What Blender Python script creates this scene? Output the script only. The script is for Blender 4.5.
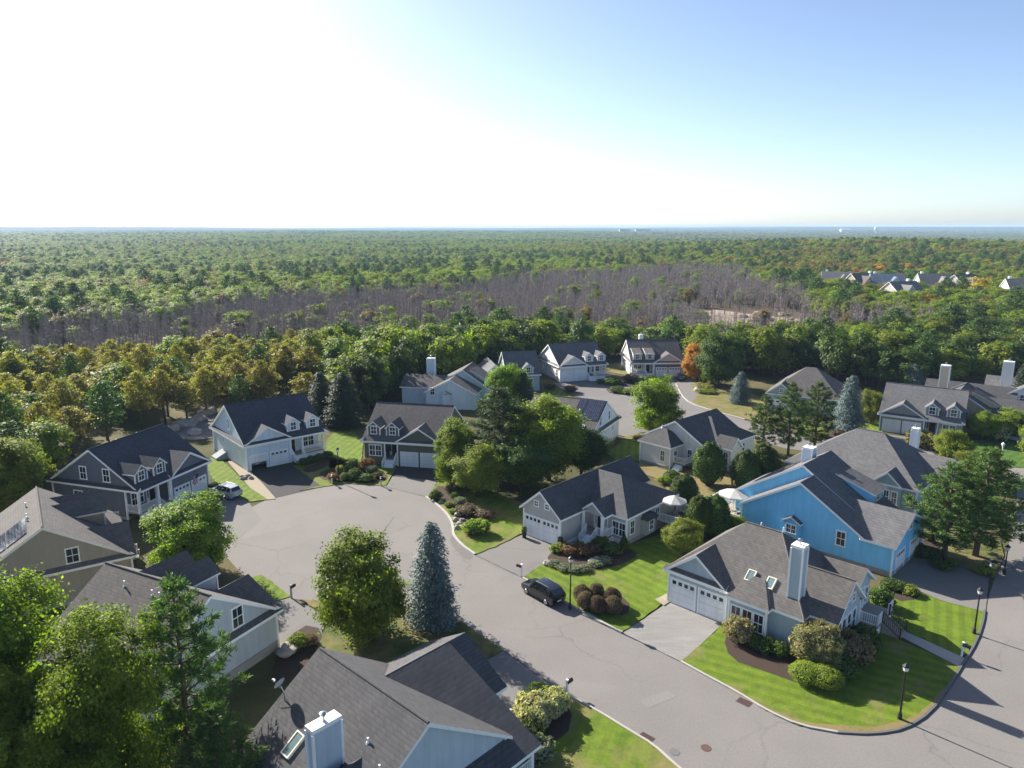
import bpy, bmesh, math, random
import numpy as np
from mathutils import Vector, Matrix, noise

# ------------------------------------------------------------------ scene, camera, light
S = bpy.context.scene
for o in list(bpy.data.objects):
    bpy.data.objects.remove(o)
COL = S.collection
R = math.radians
W_, H_ = 1024, 768
F_, HOR, CAMH = 735.0, 226.5, 35.0          # focal length in pixels, horizon row, drone height
HAZE_D = 0.000105
PITCH = math.atan((H_ / 2 - HOR) / F_)

cd = bpy.data.cameras.new('camera')
cam = bpy.data.objects.new('camera', cd)
COL.objects.link(cam)
cd.sensor_width = 36.0
cd.lens = 36.0 * F_ / W_
cd.clip_start, cd.clip_end = 0.5, 90000
cam.location = (0, 0, CAMH)
cam.rotation_euler = (math.pi / 2 - PITCH, 0, 0)
S.camera = cam
S.render.resolution_x, S.render.resolution_y = W_, H_

SUN_EL, SUN_AZ = R(29), R(-45)              # azimuth clockwise from the view axis +Y
wd = bpy.data.worlds.new('World')
S.world = wd
wd.use_nodes = True
nt = wd.node_tree
nt.nodes.clear()
sky = nt.nodes.new('ShaderNodeTexSky')
sky.sky_type = 'NISHITA'
sky.sun_disc = False
sky.sun_elevation = SUN_EL
sky.sun_rotation = SUN_AZ
sky.altitude = 50
sky.air_density = 0.6
sky.dust_density = 0.9
sky.ozone_density = 1.0
bg = nt.nodes.new('ShaderNodeBackground')
bg.inputs['Strength'].default_value = 0.073
out = nt.nodes.new('ShaderNodeOutputWorld')
nt.links.new(sky.outputs[0], bg.inputs['Color'])
nt.links.new(bg.outputs[0], out.inputs['Surface'])

sl = bpy.data.lights.new('sun', 'SUN')
sl.energy = 4.4
sl.angle = R(0.53)
sl.color = (1.0, 0.93, 0.82)
sun = bpy.data.objects.new('sun', sl)
COL.objects.link(sun)
sd = Vector((math.sin(SUN_AZ) * math.cos(SUN_EL), math.cos(SUN_AZ) * math.cos(SUN_EL), math.sin(SUN_EL)))
sun.rotation_euler = sd.to_track_quat('Z', 'Y').to_euler()
sun.location = sd * 200

vs = S.view_settings
vs.view_transform = 'Standard'
vs.look = 'None'
vs.exposure = 1.62
vs.gamma = 1.0
vs.use_curve_mapping = False
S.cycles.max_bounces = 6
S.cycles.diffuse_bounces = 4
S.cycles.glossy_bounces = 2
S.cycles.transmission_bounces = 3
S.cycles.transparent_max_bounces = 4
S.cycles.volume_bounces = 0
S.cycles.use_denoising = True

rng = random.Random(7)
nr = np.random.default_rng(7)


def at(px, py, z=0.0):
    """World point at height z that the photograph shows at a pixel."""
    rx, v = (px - W_ / 2) / F_, (py - H_ / 2) / F_
    dy = math.cos(PITCH) - v * math.sin(PITCH)
    dz = -math.sin(PITCH) - v * math.cos(PITCH)
    t = (z - CAMH) / dz
    return Vector((rx * t, dy * t, z))


# ------------------------------------------------------------------ materials
MATS = {}


def new_mat(name):
    m = bpy.data.materials.new(name)
    m.use_nodes = True
    t = m.node_tree
    t.nodes.clear()
    o = t.nodes.new('ShaderNodeOutputMaterial')
    MATS[name] = m
    return m, t, o


def N(t, typ, **kw):
    n = t.nodes.new(typ)
    for k, v in kw.items():
        if k == 'inp':
            for a, b in v.items():
                n.inputs[a].default_value = b
        else:
            setattr(n, k, v)
    return n


def c4(c):
    return (c[0], c[1], c[2], 1.0)


def ramp(t, stops, interp='LINEAR'):
    r = t.nodes.new('ShaderNodeValToRGB')
    r.color_ramp.interpolation = interp
    e = r.color_ramp.elements
    while len(e) < len(stops):
        e.new(0.5)
    for q, (p, c) in zip(e, stops):
        q.position = p
        q.color = c4(c)
    return r


def mixc(t, fac, a, b, mode='MIX'):
    m = t.nodes.new('ShaderNodeMix')
    m.data_type = 'RGBA'
    m.blend_type = mode
    for s, v in ((0, fac), (6, a), (7, b)):
        if hasattr(v, 'is_output'):
            t.links.new(v, m.inputs[s])
        elif s == 0:
            m.inputs[0].default_value = v
        else:
            m.inputs[s].default_value = c4(v)
    return m.outputs[2]


def coords(t, kind='Object', scale=(1, 1, 1), rot=(0, 0, 0)):
    tc = N(t, 'ShaderNodeTexCoord')
    mp = N(t, 'ShaderNodeMapping')
    mp.inputs['Scale'].default_value = scale
    mp.inputs['Rotation'].default_value = rot
    t.links.new(tc.outputs[kind], mp.inputs[0])
    return mp.outputs[0]


def noise_tex(t, vec, scale, detail=3, rough=0.55):
    n = N(t, 'ShaderNodeTexNoise')
    n.inputs['Scale'].default_value = scale
    n.inputs['Detail'].default_value = detail
    n.inputs['Roughness'].default_value = rough
    t.links.new(vec, n.inputs['Vector'])
    return n.outputs['Fac']


def finish(t, o, col, rough=0.8, bump=None, bump_d=0.02, metal=0.0, spec=0.3):
    b = N(t, 'ShaderNodeBsdfPrincipled')
    if hasattr(col, 'is_output'):
        t.links.new(col, b.inputs['Base Color'])
    else:
        b.inputs['Base Color'].default_value = c4(col)
    b.inputs['Roughness'].default_value = rough
    b.inputs['Metallic'].default_value = metal
    b.inputs['Specular IOR Level'].default_value = spec
    if bump is not None:
        bn = N(t, 'ShaderNodeBump')
        bn.inputs['Strength'].default_value = 0.6
        bn.inputs['Distance'].default_value = bump_d
        t.links.new(bump, bn.inputs['Height'])
        t.links.new(bn.outputs[0], b.inputs['Normal'])
    t.links.new(b.outputs[0], o.inputs['Surface'])
    return b


def plain(name, col, rough=0.6, metal=0.0, var=0.12, scale=3.0, spec=0.3):
    if name in MATS:
        return MATS[name]
    m, t, o = new_mat(name)
    v = coords(t)
    n = noise_tex(t, v, scale, 3)
    c = mixc(t, n, tuple(x * (1 - var) for x in col), tuple(min(1, x * (1 + var)) for x in col))
    finish(t, o, c, rough, metal=metal, spec=spec)
    return m


def siding(name, col, rough=0.65):
    """painted clapboards: thin overlap grooves at every course, faint weathering"""
    if name in MATS:
        return MATS[name]
    m, t, o = new_mat(name)
    v = coords(t)
    sx = N(t, 'ShaderNodeSeparateXYZ')
    t.links.new(v, sx.inputs[0])
    mu = N(t, 'ShaderNodeMath', operation='MULTIPLY')
    t.links.new(sx.outputs[2], mu.inputs[0])
    mu.inputs[1].default_value = 1 / 0.16
    fr = N(t, 'ShaderNodeMath', operation='FRACT')
    t.links.new(mu.outputs[0], fr.inputs[0])
    groove = ramp(t, [(0.0, (0.72, 0.72, 0.72)), (0.16, (0.97, 0.97, 0.97)), (1.0, (1.0, 1.0, 1.0))])
    t.links.new(fr.outputs[0], groove.inputs[0])
    n = noise_tex(t, v, 0.7, 4)
    c = mixc(t, n, tuple(x * 0.90 for x in col), tuple(min(1, x * 1.07) for x in col))
    st = ramp(t, [(0.35, (0.86, 0.87, 0.87)), (0.6, (1.02, 1.02, 1.02))])
    t.links.new(noise_tex(t, coords(t, scale=(1.6, 1.6, 0.18)), 1.3, 4, 0.65), st.inputs[0])
    c = mixc(t, 0.7, c, st.outputs[0], 'MULTIPLY')
    c = mixc(t, 1.0, c, groove.outputs[0], 'MULTIPLY')
    finish(t, o, c, rough, bump=fr.outputs[0], bump_d=0.012)
    return m


def shingles(name, col, var=0.13):
    """asphalt shingles: courses every 14 cm of height, tabs, granule mottling, a few streaks"""
    if name in MATS:
        return MATS[name]
    m, t, o = new_mat(name)
    v = coords(t)
    sx = N(t, 'ShaderNodeSeparateXYZ')
    t.links.new(v, sx.inputs[0])
    mu = N(t, 'ShaderNodeMath', operation='MULTIPLY')
    t.links.new(sx.outputs[2], mu.inputs[0])
    mu.inputs[1].default_value = 1 / 0.15
    fr = N(t, 'ShaderNodeMath', operation='FRACT')
    t.links.new(mu.outputs[0], fr.inputs[0])
    groove = ramp(t, [(0.0, (0.62, 0.62, 0.62)), (0.22, (0.97, 0.97, 0.97)), (1.0, (1.05, 1.05, 1.05))])
    t.links.new(fr.outputs[0], groove.inputs[0])
    fl = N(t, 'ShaderNodeMath', operation='FLOOR')
    t.links.new(mu.outputs[0], fl.inputs[0])
    cb = N(t, 'ShaderNodeCombineXYZ')
    mx = N(t, 'ShaderNodeMath', operation='ADD')
    t.links.new(sx.outputs[0], mx.inputs[0])
    t.links.new(sx.outputs[1], mx.inputs[1])
    m2 = N(t, 'ShaderNodeMath', operation='MULTIPLY')
    t.links.new(mx.outputs[0], m2.inputs[0])
    m2.inputs[1].default_value = 3.4
    f2 = N(t, 'ShaderNodeMath', operation='FLOOR')
    t.links.new(m2.outputs[0], f2.inputs[0])
    t.links.new(f2.outputs[0], cb.inputs[0])
    t.links.new(fl.outputs[0], cb.inputs[1])
    wn = N(t, 'ShaderNodeTexWhiteNoise', noise_dimensions='3D')
    t.links.new(cb.outputs[0], wn.inputs['Vector'])
    n = noise_tex(t, v, 0.45, 4, 0.6)
    lo, hi = tuple(x * (1 - var) for x in col), tuple(x * (1 + var) for x in col)
    c = mixc(t, wn.outputs['Value'], lo, hi)
    big = ramp(t, [(0.3, (0.88, 0.88, 0.89)), (0.7, (1.08, 1.07, 1.06))])
    t.links.new(n, big.inputs[0])
    c = mixc(t, 1.0, c, big.outputs[0], 'MULTIPLY')
    c = mixc(t, 1.0, c, groove.outputs[0], 'MULTIPLY')
    finish(t, o, c, 0.9, bump=fr.outputs[0], bump_d=0.015, spec=0.2)
    return m


def leafmat(name, stops, transl=0.45, rough=0.6):
    """leaves: colour differs from leaf to leaf and from tree to tree; lets light through"""
    if name in MATS:
        return MATS[name]
    m, t, o = new_mat(name)
    g = N(t, 'ShaderNodeNewGeometry')
    oi = N(t, 'ShaderNodeObjectInfo')
    v = coords(t, 'Object')
    n = noise_tex(t, v, 0.55, 2)
    a = N(t, 'ShaderNodeMath', operation='MULTIPLY_ADD', inp={1: 0.5, 2: -0.05})
    t.links.new(g.outputs['Random Per Island'], a.inputs[0])
    b = N(t, 'ShaderNodeMath', operation='MULTIPLY_ADD', inp={1: 0.75})
    t.links.new(n, b.inputs[0])
    t.links.new(a.outputs[0], b.inputs[2])
    k = len(stops)
    r = ramp(t, [((i + 0.3) / k, s) for i, s in enumerate(stops)])
    t.links.new(b.outputs[0], r.inputs[0])
    hs = N(t, 'ShaderNodeHueSaturation')
    h1 = N(t, 'ShaderNodeMath', operation='MULTIPLY_ADD', inp={1: 0.024, 2: 0.490})
    t.links.new(oi.outputs['Random'], h1.inputs[0])
    h2 = N(t, 'ShaderNodeMath', operation='MULTIPLY_ADD', inp={1: 0.45, 2: 0.80})
    t.links.new(oi.outputs['Random'], h2.inputs[0])
    t.links.new(h1.outputs[0], hs.inputs['Hue'])
    t.links.new(h2.outputs[0], hs.inputs['Value'])
    t.links.new(r.outputs[0], hs.inputs['Color'])
    d = N(t, 'ShaderNodeBsdfPrincipled', inp={'Roughness': rough})
    d.inputs['Specular IOR Level'].default_value = 0.25
    tr = N(t, 'ShaderNodeBsdfTranslucent')
    t.links.new(hs.outputs[0], d.inputs['Base Color'])
    tint = mixc(t, 1.0, hs.outputs[0], (1.08, 1.28, 0.48), 'MULTIPLY')
    t.links.new(tint, tr.inputs['Color'])
    ms = N(t, 'ShaderNodeMixShader', inp={0: transl})
    t.links.new(d.outputs[0], ms.inputs[1])
    t.links.new(tr.outputs[0], ms.inputs[2])
    t.links.new(ms.outputs[0], o.inputs['Surface'])
    return m


def glassmat(name='window_glass'):
    if name in MATS:
        return MATS[name]
    m, t, o = new_mat(name)
    v = coords(t)
    n = noise_tex(t, v, 1.2, 2)
    oi = N(t, 'ShaderNodeObjectInfo')
    bl = ramp(t, [(0.0, (0.012, 0.016, 0.022)), (0.5, (0.02, 0.025, 0.03)), (0.62, (0.07, 0.075, 0.08)), (0.85, (0.2, 0.2, 0.19)), (1.0, (0.3, 0.29, 0.27))], 'CONSTANT')
    t.links.new(oi.outputs['Random'], bl.inputs[0])
    c = mixc(t, n, bl.outputs[0], (0.03, 0.04, 0.05))
    finish(t, o, c, 0.05, spec=0.7)
    return m


WHITE = plain('white_paint', (0.86, 0.86, 0.85), 0.5, var=0.04)
CREAM = plain('cream_paint', (0.66, 0.62, 0.52), 0.55, var=0.05)
DOORW = siding('garage_door_white', (0.85, 0.86, 0.87), 0.5)
GLASS = glassmat()
DARK = plain('dark_metal', (0.02, 0.02, 0.022), 0.45)
BLACK = plain('black_rubber', (0.012, 0.012, 0.012), 0.75)
CHROME = plain('bare_aluminium', (0.6, 0.6, 0.62), 0.3, metal=1.0)
CONC = plain('concrete', (0.36, 0.34, 0.31), 0.9, var=0.2, scale=1.5)
FOUND = plain('foundation_concrete', (0.30, 0.285, 0.26), 0.95, var=0.18, scale=1.2)
WOOD = plain('grey_deck_boards', (0.30, 0.26, 0.22), 0.8, var=0.25, scale=6)
BARK = plain('bark', (0.085, 0.062, 0.045), 0.95, var=0.4, scale=5)
BARKG = plain('grey_bark', (0.17, 0.15, 0.135), 0.95, var=0.35, scale=5)
BARKR = plain('pine_bark', (0.115, 0.082, 0.062), 0.95, var=0.4, scale=5)
ROCK = plain('field_stone', (0.30, 0.27, 0.24), 0.95, var=0.45, scale=2.5)
BRICKR = plain('painted_red_door', (0.09, 0.02, 0.02), 0.5)
ROOF_D = shingles('dark_slate_shingles', (0.062, 0.066, 0.078))
ROOF_G = shingles('grey_brown_shingles', (0.115, 0.108, 0.104))
ROOF_S = shingles('mid_grey_shingles', (0.125, 0.125, 0.13))
ROOF_L = shingles('light_grey_shingles', (0.17, 0.165, 0.165))


# ------------------------------------------------------------------ mesh helpers
class MB:
    """collects faces of one mesh object"""

    def __init__(s):
        s.v, s.f, s.m = [], [], []

    def add(s, verts, faces, mi=0):
        b = len(s.v)
        s.v += [tuple(p) for p in verts]
        for k, f in enumerate(faces):
            s.f.append([b + i for i in f])
            s.m.append(mi[k] if isinstance(mi, (list, tuple)) else mi)

    def box(s, x0, x1, y0, y1, z0, z1, mi=0):
        v = [(x, y, z) for z in (z0, z1) for y in (y0, y1) for x in (x0, x1)]
        s.add(v, [(0, 2, 3, 1), (4, 5, 7, 6), (0, 1, 5, 4), (2, 6, 7, 3), (0, 4, 6, 2), (1, 3, 7, 5)], mi)

    def obox(s, p, a, n, s0, s1, z0, z1, d0, d1, mi=0):
        """box along the 2-D direction a, standing out along n"""
        v = []
        for z in (z0, z1):
            for d in (d0, d1):
                for q in (s0, s1):
                    v.append((p[0] + a[0] * q + n[0] * d, p[1] + a[1] * q + n[1] * d, z))
        s.add(v, [(0, 2, 3, 1), (4, 5, 7, 6), (0, 1, 5, 4), (2, 6, 7, 3), (0, 4, 6, 2), (1, 3, 7, 5)], mi)

    def prism(s, prof, P, a0, a1, mi=0, side=None):
        """extrude a closed profile [(c, z)] from a0 to a1; P maps (a, c, z) to x, y, z; side = material per profile edge"""
        n = len(prof)
        v = [P(a0, c, z) for c, z in prof] + [P(a1, c, z) for c, z in prof]
        f = [tuple(range(n)), tuple(range(2 * n - 1, n - 1, -1))]
        mm = [mi, mi]
        for i in range(n):
            j = (i + 1) % n
            f.append((i, n + i, n + j, j))
            mm.append(side[i] if side else mi)
        s.add(v, f, mm)

    def tube(s, pts, rad, k=8, mi=0):
        pts = [Vector(p) for p in pts]
        if not isinstance(rad, (list, tuple)):
            rad = [rad] * len(pts)
        b = len(s.v)
        for i, p in enumerate(pts):
            d = (pts[min(i + 1, len(pts) - 1)] - pts[max(i - 1, 0)]).normalized()
            x = d.orthogonal().normalized()
            y = d.cross(x)
            for q in range(k):
                t = 2 * math.pi * q / k
                s.v.append(tuple(p + (x * math.cos(t) + y * math.sin(t)) * rad[i]))
        for i in range(len(pts) - 1):
            for q in range(k):
                s.f.append([b + i * k + q, b + i * k + (q + 1) % k, b + (i + 1) * k + (q + 1) % k, b + (i + 1) * k + q])
                s.m.append(mi)
        s.f.append([b + q for q in range(k)][::-1])
        s.f.append([b + (len(pts) - 1) * k + q for q in range(k)])
        s.m += [mi, mi]

    def lathe(s, prof, k=16, mi=0, c=(0, 0, 0)):
        b = len(s.v)
        for r, z in prof:
            for q in range(k):
                t = 2 * math.pi * q / k
                s.v.append((c[0] + r * math.cos(t), c[1] + r * math.sin(t), c[2] + z))
        for i in range(len(prof) - 1):
            for q in range(k):
                s.f.append([b + i * k + q, b + i * k + (q + 1) % k, b + (i + 1) * k + (q + 1) % k, b + (i + 1) * k + q])
                s.m.append(mi)
        s.f.append([b + q for q in range(k)][::-1])
        s.f.append([b + (len(prof) - 1) * k + q for q in range(k)])
        s.m += [mi, mi]

    def build(s, name, mats, parent=None, loc=None, rot=0.0, smooth=False, fixn=True):
        me = bpy.data.meshes.new(name)
        me.from_pydata(s.v, [], s.f)
        mats = mats if isinstance(mats, (list, tuple)) else [mats]
        for m in mats:
            me.materials.append(m)
        me.polygons.foreach_set('material_index', s.m)
        if fixn:
            bm = bmesh.new()
            bm.from_mesh(me)
            bmesh.ops.recalc_face_normals(bm, faces=bm.faces)
            bm.to_mesh(me)
            bm.free()
        if smooth:
            me.polygons.foreach_set('use_smooth', [True] * len(me.polygons))
        me.update()
        o = bpy.data.objects.new(name, me)
        COL.objects.link(o)
        if parent:
            o.parent = parent
        if loc is not None:
            o.location = loc
        o.rotation_euler = (0, 0, rot)
        return o


def tag(o, label=None, cat=None, group=None, kind=None):
    if label:
        o['label'] = label
    if cat:
        o['category'] = cat
    if group:
        o['group'] = group
    if kind:
        o['kind'] = kind
    return o


def empty(name, loc, rot=0.0, label=None, cat=None, group=None):
    o = bpy.data.objects.new(name, None)
    o.empty_display_size = 0.3
    COL.objects.link(o)
    o.location = loc
    o.rotation_euler = (0, 0, rot)
    return tag(o, label, cat, group)


KIDS = {}


def kids(o):
    return KIDS.get(o.name) or list(o.children)


def copy_tree(o, loc=None, rot=None, scale=None, parent=None):
    c = o.copy()
    COL.objects.link(c)
    c.parent = parent
    if parent is None:
        if loc is not None:
            c.location = loc
        if rot is not None:
            c.rotation_euler = (0, 0, rot)
        if scale is not None:
            c.scale = scale
    for ch in list(o.children):
        copy_tree(ch, parent=c)
    return c


def chaikin(p, n=2, closed=False):
    p = [Vector(q) for q in p]
    for _ in range(n):
        q = [] if closed else [p[0]]
        for i in range(len(p) if closed else len(p) - 1):
            a, b = p[i], p[(i + 1) % len(p)]
            q += [a * 0.75 + b * 0.25, a * 0.25 + b * 0.75]
        p = q if closed else q + [p[-1]]
    return p

# ------------------------------------------------------------------ terrain
def sm(a, b, x):
    t = min(1, max(0, (x - a) / (b - a)))
    return t * t * (3 - 2 * t)


def hz(x, y):
    r = math.hypot(x, y)
    if r < 240:
        return 0.0
    k = sm(240, 900, r)
    n = noise.noise((x / 700, y / 700, 3.1)) * 7 * k
    n += noise.noise((x / 2600, y / 2600, 8.7)) * 14 * sm(900, 3500, r)
    n += noise.noise((x / 5200, y / 5200, 1.7)) * 24 * sm(3000, 9000, r)
    n += 18 * math.exp(-(((x - 440) / 300) ** 2 + ((y - 830) / 330) ** 2))
    az = math.degrees(math.atan2(x, y))
    n += sm(9, 30, az) * 46 * sm(6000, 9500, r)
    n += 10 * sm(6000, 9500, r) - 6 * k * (1 - sm(5000, 9000, r))
    return min(n, 32.0)


def ground():
    rings = [0, 40, 80, 120, 160, 200, 230]
    r = 240.0
    while r < 17500:
        rings.append(r)
        r *= 1.085
    na = 300
    mb = MB()
    mb.v.append((0, 0, -0.03))
    for q in rings[1:]:
        for i in range(na):
            a = 2 * math.pi * i / na
            x, y = q * math.sin(a), q * math.cos(a)
            mb.v.append((x, y, hz(x, y) - 0.03))
    for i in range(na):
        mb.f.append([0, 1 + (i + 1) % na, 1 + i])
    for k in range(len(rings) - 2):
        for i in range(na):
            a, b = 1 + k * na + i, 1 + k * na + (i + 1) % na
            mb.f.append([a, b, b + na, a + na])
    mb.m = [0] * len(mb.f)
    m, t, o = new_mat('ground_soil_and_dry_grass')
    v = coords(t)
    n1 = noise_tex(t, v, 0.09, 5, 0.6)
    n2 = noise_tex(t, v, 1.8, 4, 0.7)
    g = ramp(t, [(0.34, (0.035, 0.052, 0.014)), (0.5, (0.075, 0.085, 0.028)), (0.66, (0.15, 0.12, 0.06))])
    t.links.new(n1, g.inputs[0])
    fl = mixc(t, n2, (0.048, 0.040, 0.028), (0.125, 0.098, 0.064))
    far = mixc(t, noise_tex(t, v, 0.004, 4), (0.018, 0.034, 0.014), (0.05, 0.075, 0.025))
    sx = N(t, 'ShaderNodeVectorMath', operation='LENGTH')
    t.links.new(v, sx.inputs[0])
    r1 = N(t, 'ShaderNodeMapRange', inp={1: 175.0, 2: 225.0})
    t.links.new(sx.outputs['Value'], r1.inputs[0])
    r2 = N(t, 'ShaderNodeMapRange', inp={1: 1500.0, 2: 3500.0})
    t.links.new(sx.outputs['Value'], r2.inputs[0])
    gg = mixc(t, n2, g.outputs[0], g.outputs[0])
    dark = mixc(t, 0.35, g.outputs[0], fl)
    c = mixc(t, r1.outputs[0], dark, fl)
    c = mixc(t, r2.outputs[0], c, far)
    finish(t, o, c, 0.95, bump=n2, bump_d=0.08, spec=0.1)
    tag(mb.build('ground', m), kind='structure')


ground()


def asphalt(name, col, streak=0.0, rot=0.0, var=0.16):
    m, t, o = new_mat(name)
    v = coords(t)
    a = noise_tex(t, v, 0.16, 5, 0.62)
    b = noise_tex(t, v, 7.0, 3, 0.7)
    c = mixc(t, a, tuple(x * (1 - var) for x in col), tuple(x * (1 + var) for x in col))
    r = ramp(t, [(0.3, (0.86, 0.86, 0.87)), (0.7, (1.1, 1.09, 1.07))])
    t.links.new(b, r.inputs[0])
    c = mixc(t, 1.0, c, r.outputs[0], 'MULTIPLY')
    # cracks, sealed with tar
    nv = N(t, 'ShaderNodeTexNoise', inp={'Scale': 0.35, 'Detail': 5})
    t.links.new(v, nv.inputs['Vector'])
    vm = N(t, 'ShaderNodeVectorMath', operation='MULTIPLY_ADD')
    t.links.new(nv.outputs['Color'], vm.inputs[0])
    vm.inputs[1].default_value = (3.0, 3.0, 0)
    t.links.new(v, vm.inputs[2])
    vo = N(t, 'ShaderNodeTexVoronoi', feature='DISTANCE_TO_EDGE', inp={'Scale': 0.11})
    t.links.new(vm.outputs[0], vo.inputs['Vector'])
    cr = ramp(t, [(0.0, (0.62, 0.61, 0.6)), (0.006, (0.8, 0.8, 0.79)), (0.012, (1, 1, 1))])
    t.links.new(vo.outputs['Distance'], cr.inputs[0])
    msk = ramp(t, [(0.45, (0, 0, 0)), (0.6, (1, 1, 1))])
    t.links.new(noise_tex(t, v, 0.05, 2), msk.inputs[0])
    cm = mixc(t, msk.outputs[0], (1, 1, 1), cr.outputs[0])
    c = mixc(t, 0.55, c, cm, 'MULTIPLY')
    pv = N(t, 'ShaderNodeTexVoronoi', inp={'Scale': 0.07})
    t.links.new(vm.outputs[0], pv.inputs['Vector'])
    ps = ramp(t, [(0.0, (0.93, 0.93, 0.94)), (1.0, (1.06, 1.055, 1.05))])
    t.links.new(pv.outputs['Color'], ps.inputs[0])
    c = mixc(t, 1.0, c, ps.outputs[0], 'MULTIPLY')
    oil = ramp(t, [(0.66, (1, 1, 1)), (0.82, (0.84, 0.835, 0.83))])
    t.links.new(noise_tex(t, v, 0.55, 5, 0.75), oil.inputs[0])
    c = mixc(t, 1.0, c, oil.outputs[0], 'MULTIPLY')
    if streak:
        w = coords(t, scale=(0.35, 2.2, 1), rot=(0, 0, rot))
        s = ramp(t, [(0.35, (1 - streak,) * 3), (0.65, (1 + streak * 0.5,) * 3)])
        t.links.new(noise_tex(t, w, 0.9, 4, 0.6), s.inputs[0])
        c = mixc(t, 1.0, c, s.outputs[0], 'MULTIPLY')
    finish(t, o, c, 0.92, bump=b, bump_d=0.006, spec=0.2)
    return m


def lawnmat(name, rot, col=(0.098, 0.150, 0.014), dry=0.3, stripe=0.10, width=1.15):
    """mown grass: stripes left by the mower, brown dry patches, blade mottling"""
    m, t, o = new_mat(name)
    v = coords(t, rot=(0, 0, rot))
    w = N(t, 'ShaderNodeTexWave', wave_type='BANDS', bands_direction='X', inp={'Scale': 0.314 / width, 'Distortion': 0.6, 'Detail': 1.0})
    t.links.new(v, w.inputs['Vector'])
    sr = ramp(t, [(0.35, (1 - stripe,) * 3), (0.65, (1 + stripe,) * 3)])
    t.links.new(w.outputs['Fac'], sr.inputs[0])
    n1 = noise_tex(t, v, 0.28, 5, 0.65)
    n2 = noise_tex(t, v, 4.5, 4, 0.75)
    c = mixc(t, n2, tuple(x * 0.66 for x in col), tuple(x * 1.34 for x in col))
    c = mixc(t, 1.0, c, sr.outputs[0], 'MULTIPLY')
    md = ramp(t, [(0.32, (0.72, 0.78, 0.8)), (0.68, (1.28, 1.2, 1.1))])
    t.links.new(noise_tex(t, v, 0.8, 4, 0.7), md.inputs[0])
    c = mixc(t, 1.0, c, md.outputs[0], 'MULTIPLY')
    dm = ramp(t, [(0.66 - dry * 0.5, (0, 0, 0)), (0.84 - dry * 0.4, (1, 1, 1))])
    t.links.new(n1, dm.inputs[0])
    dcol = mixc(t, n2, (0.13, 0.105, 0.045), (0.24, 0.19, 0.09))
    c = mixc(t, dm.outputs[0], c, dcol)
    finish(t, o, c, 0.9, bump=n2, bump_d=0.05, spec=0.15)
    return m


def sheet(name, pts, z, mat, smooth=0, thick=0.0):
    """flat polygon from world points; thick = depth of its edge"""
    pts = [Vector((p[0], p[1], 0)) for p in pts]
    if smooth:
        pts = chaikin(pts, smooth, True)
    bm = bmesh.new()
    vs_ = [bm.verts.new((p.x, p.y, z)) for p in pts]
    f = bm.faces.new(vs_)
    bmesh.ops.recalc_face_normals(bm, faces=[f])
    if f.normal.z < 0:
        f.normal_flip()
    if thick:
        lo = [bm.verts.new((p.x, p.y, z - thick)) for p in pts]
        n = len(pts)
        for i in range(n):
            bm.faces.new((vs_[i], vs_[(i + 1) % n], lo[(i + 1) % n], lo[i]))
    bmesh.ops.triangulate(bm, faces=[f], ngon_method='EAR_CLIP')
    me = bpy.data.meshes.new(name)
    bm.to_mesh(me)
    bm.free()
    me.materials.append(mat)
    o = bpy.data.objects.new(name, me)
    COL.objects.link(o)
    return tag(o, kind='structure')


def px(*p):
    return [at(a, b) for a, b in p]


ROADM = asphalt('worn_street_asphalt', (0.190, 0.180, 0.172))
DRIVE_D = asphalt('dark_asphalt', (0.05, 0.05, 0.053))
DRIVE_G = asphalt('grey_driveway_asphalt', (0.170, 0.163, 0.157))
DRIVE_W = asphalt('weathered_driveway_asphalt', (0.235, 0.23, 0.222), 0.13, R(45))
MULCH = plain('bark_mulch', (0.045, 0.030, 0.022), 0.95, var=0.5, scale=9)

# kerb lines (pixels on the ground), from the bulb of the cul-de-sac to the corner
K_BULB = [(426, 497), (436, 504), (444, 511), (450, 518), (453, 526), (453, 534), (457, 540), (464, 547), (475, 554.5)]
K_TAN = [(523, 578), (540, 588), (565, 602.5), (590, 616), (614, 629.5), (622, 633)]
K_CORNER = [(681, 662), (708, 677), (736.4, 692), (766.6, 711), (798.6, 725.7), (837.7, 732.8), (873, 734.6), (905, 729.3), (930, 713.3), (948, 688.4), (962, 665.3), (976.4, 642), (983, 622), (984.5, 611)]
K_NEAR = [(567, 695.5), (597, 711), (632.4, 733), (653, 745), (676, 766), (700, 786)]
K_MAPLE = [(449, 615.5), (462, 622.5), (480, 634.5), (504, 651)]
rd = ([(-31.9, 91.6), (-28.9, 95), (-23.2, 97), (-16.8, 96.2)] + [tuple(at(*p)[:2]) for p in K_BULB] +
      [tuple(at(*p)[:2]) for p in [(498, 566)] + K_TAN + [(650, 648)] + K_CORNER] +
      [tuple(at(*p)[:2]) for p in [(994, 580), (1005, 556), (1016, 520), (1017, 490), (1008, 468)]] +
      [(92, 108), (120, 112), (120, 95), (80, 92), (74, 84), (66, 72), (58, 55), (48, 40), (44, 28), (10, 28)] +
      [tuple(at(*p)[:2]) for p in K_NEAR[::-1]] + [tuple(at(*p)[:2]) for p in [(535, 672), (504, 651)]] +
      [tuple(at(*p)[:2]) for p in K_MAPLE[::-1][1:]] + [(-8.5, 62.5), (-12, 63.5), (-17, 63.8), (-21.3, 64.8), (-27.5, 69.5), (-31, 74), (-34, 80), (-34.2, 86)])
sheet('road', rd, 0.0, ROADM)

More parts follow.
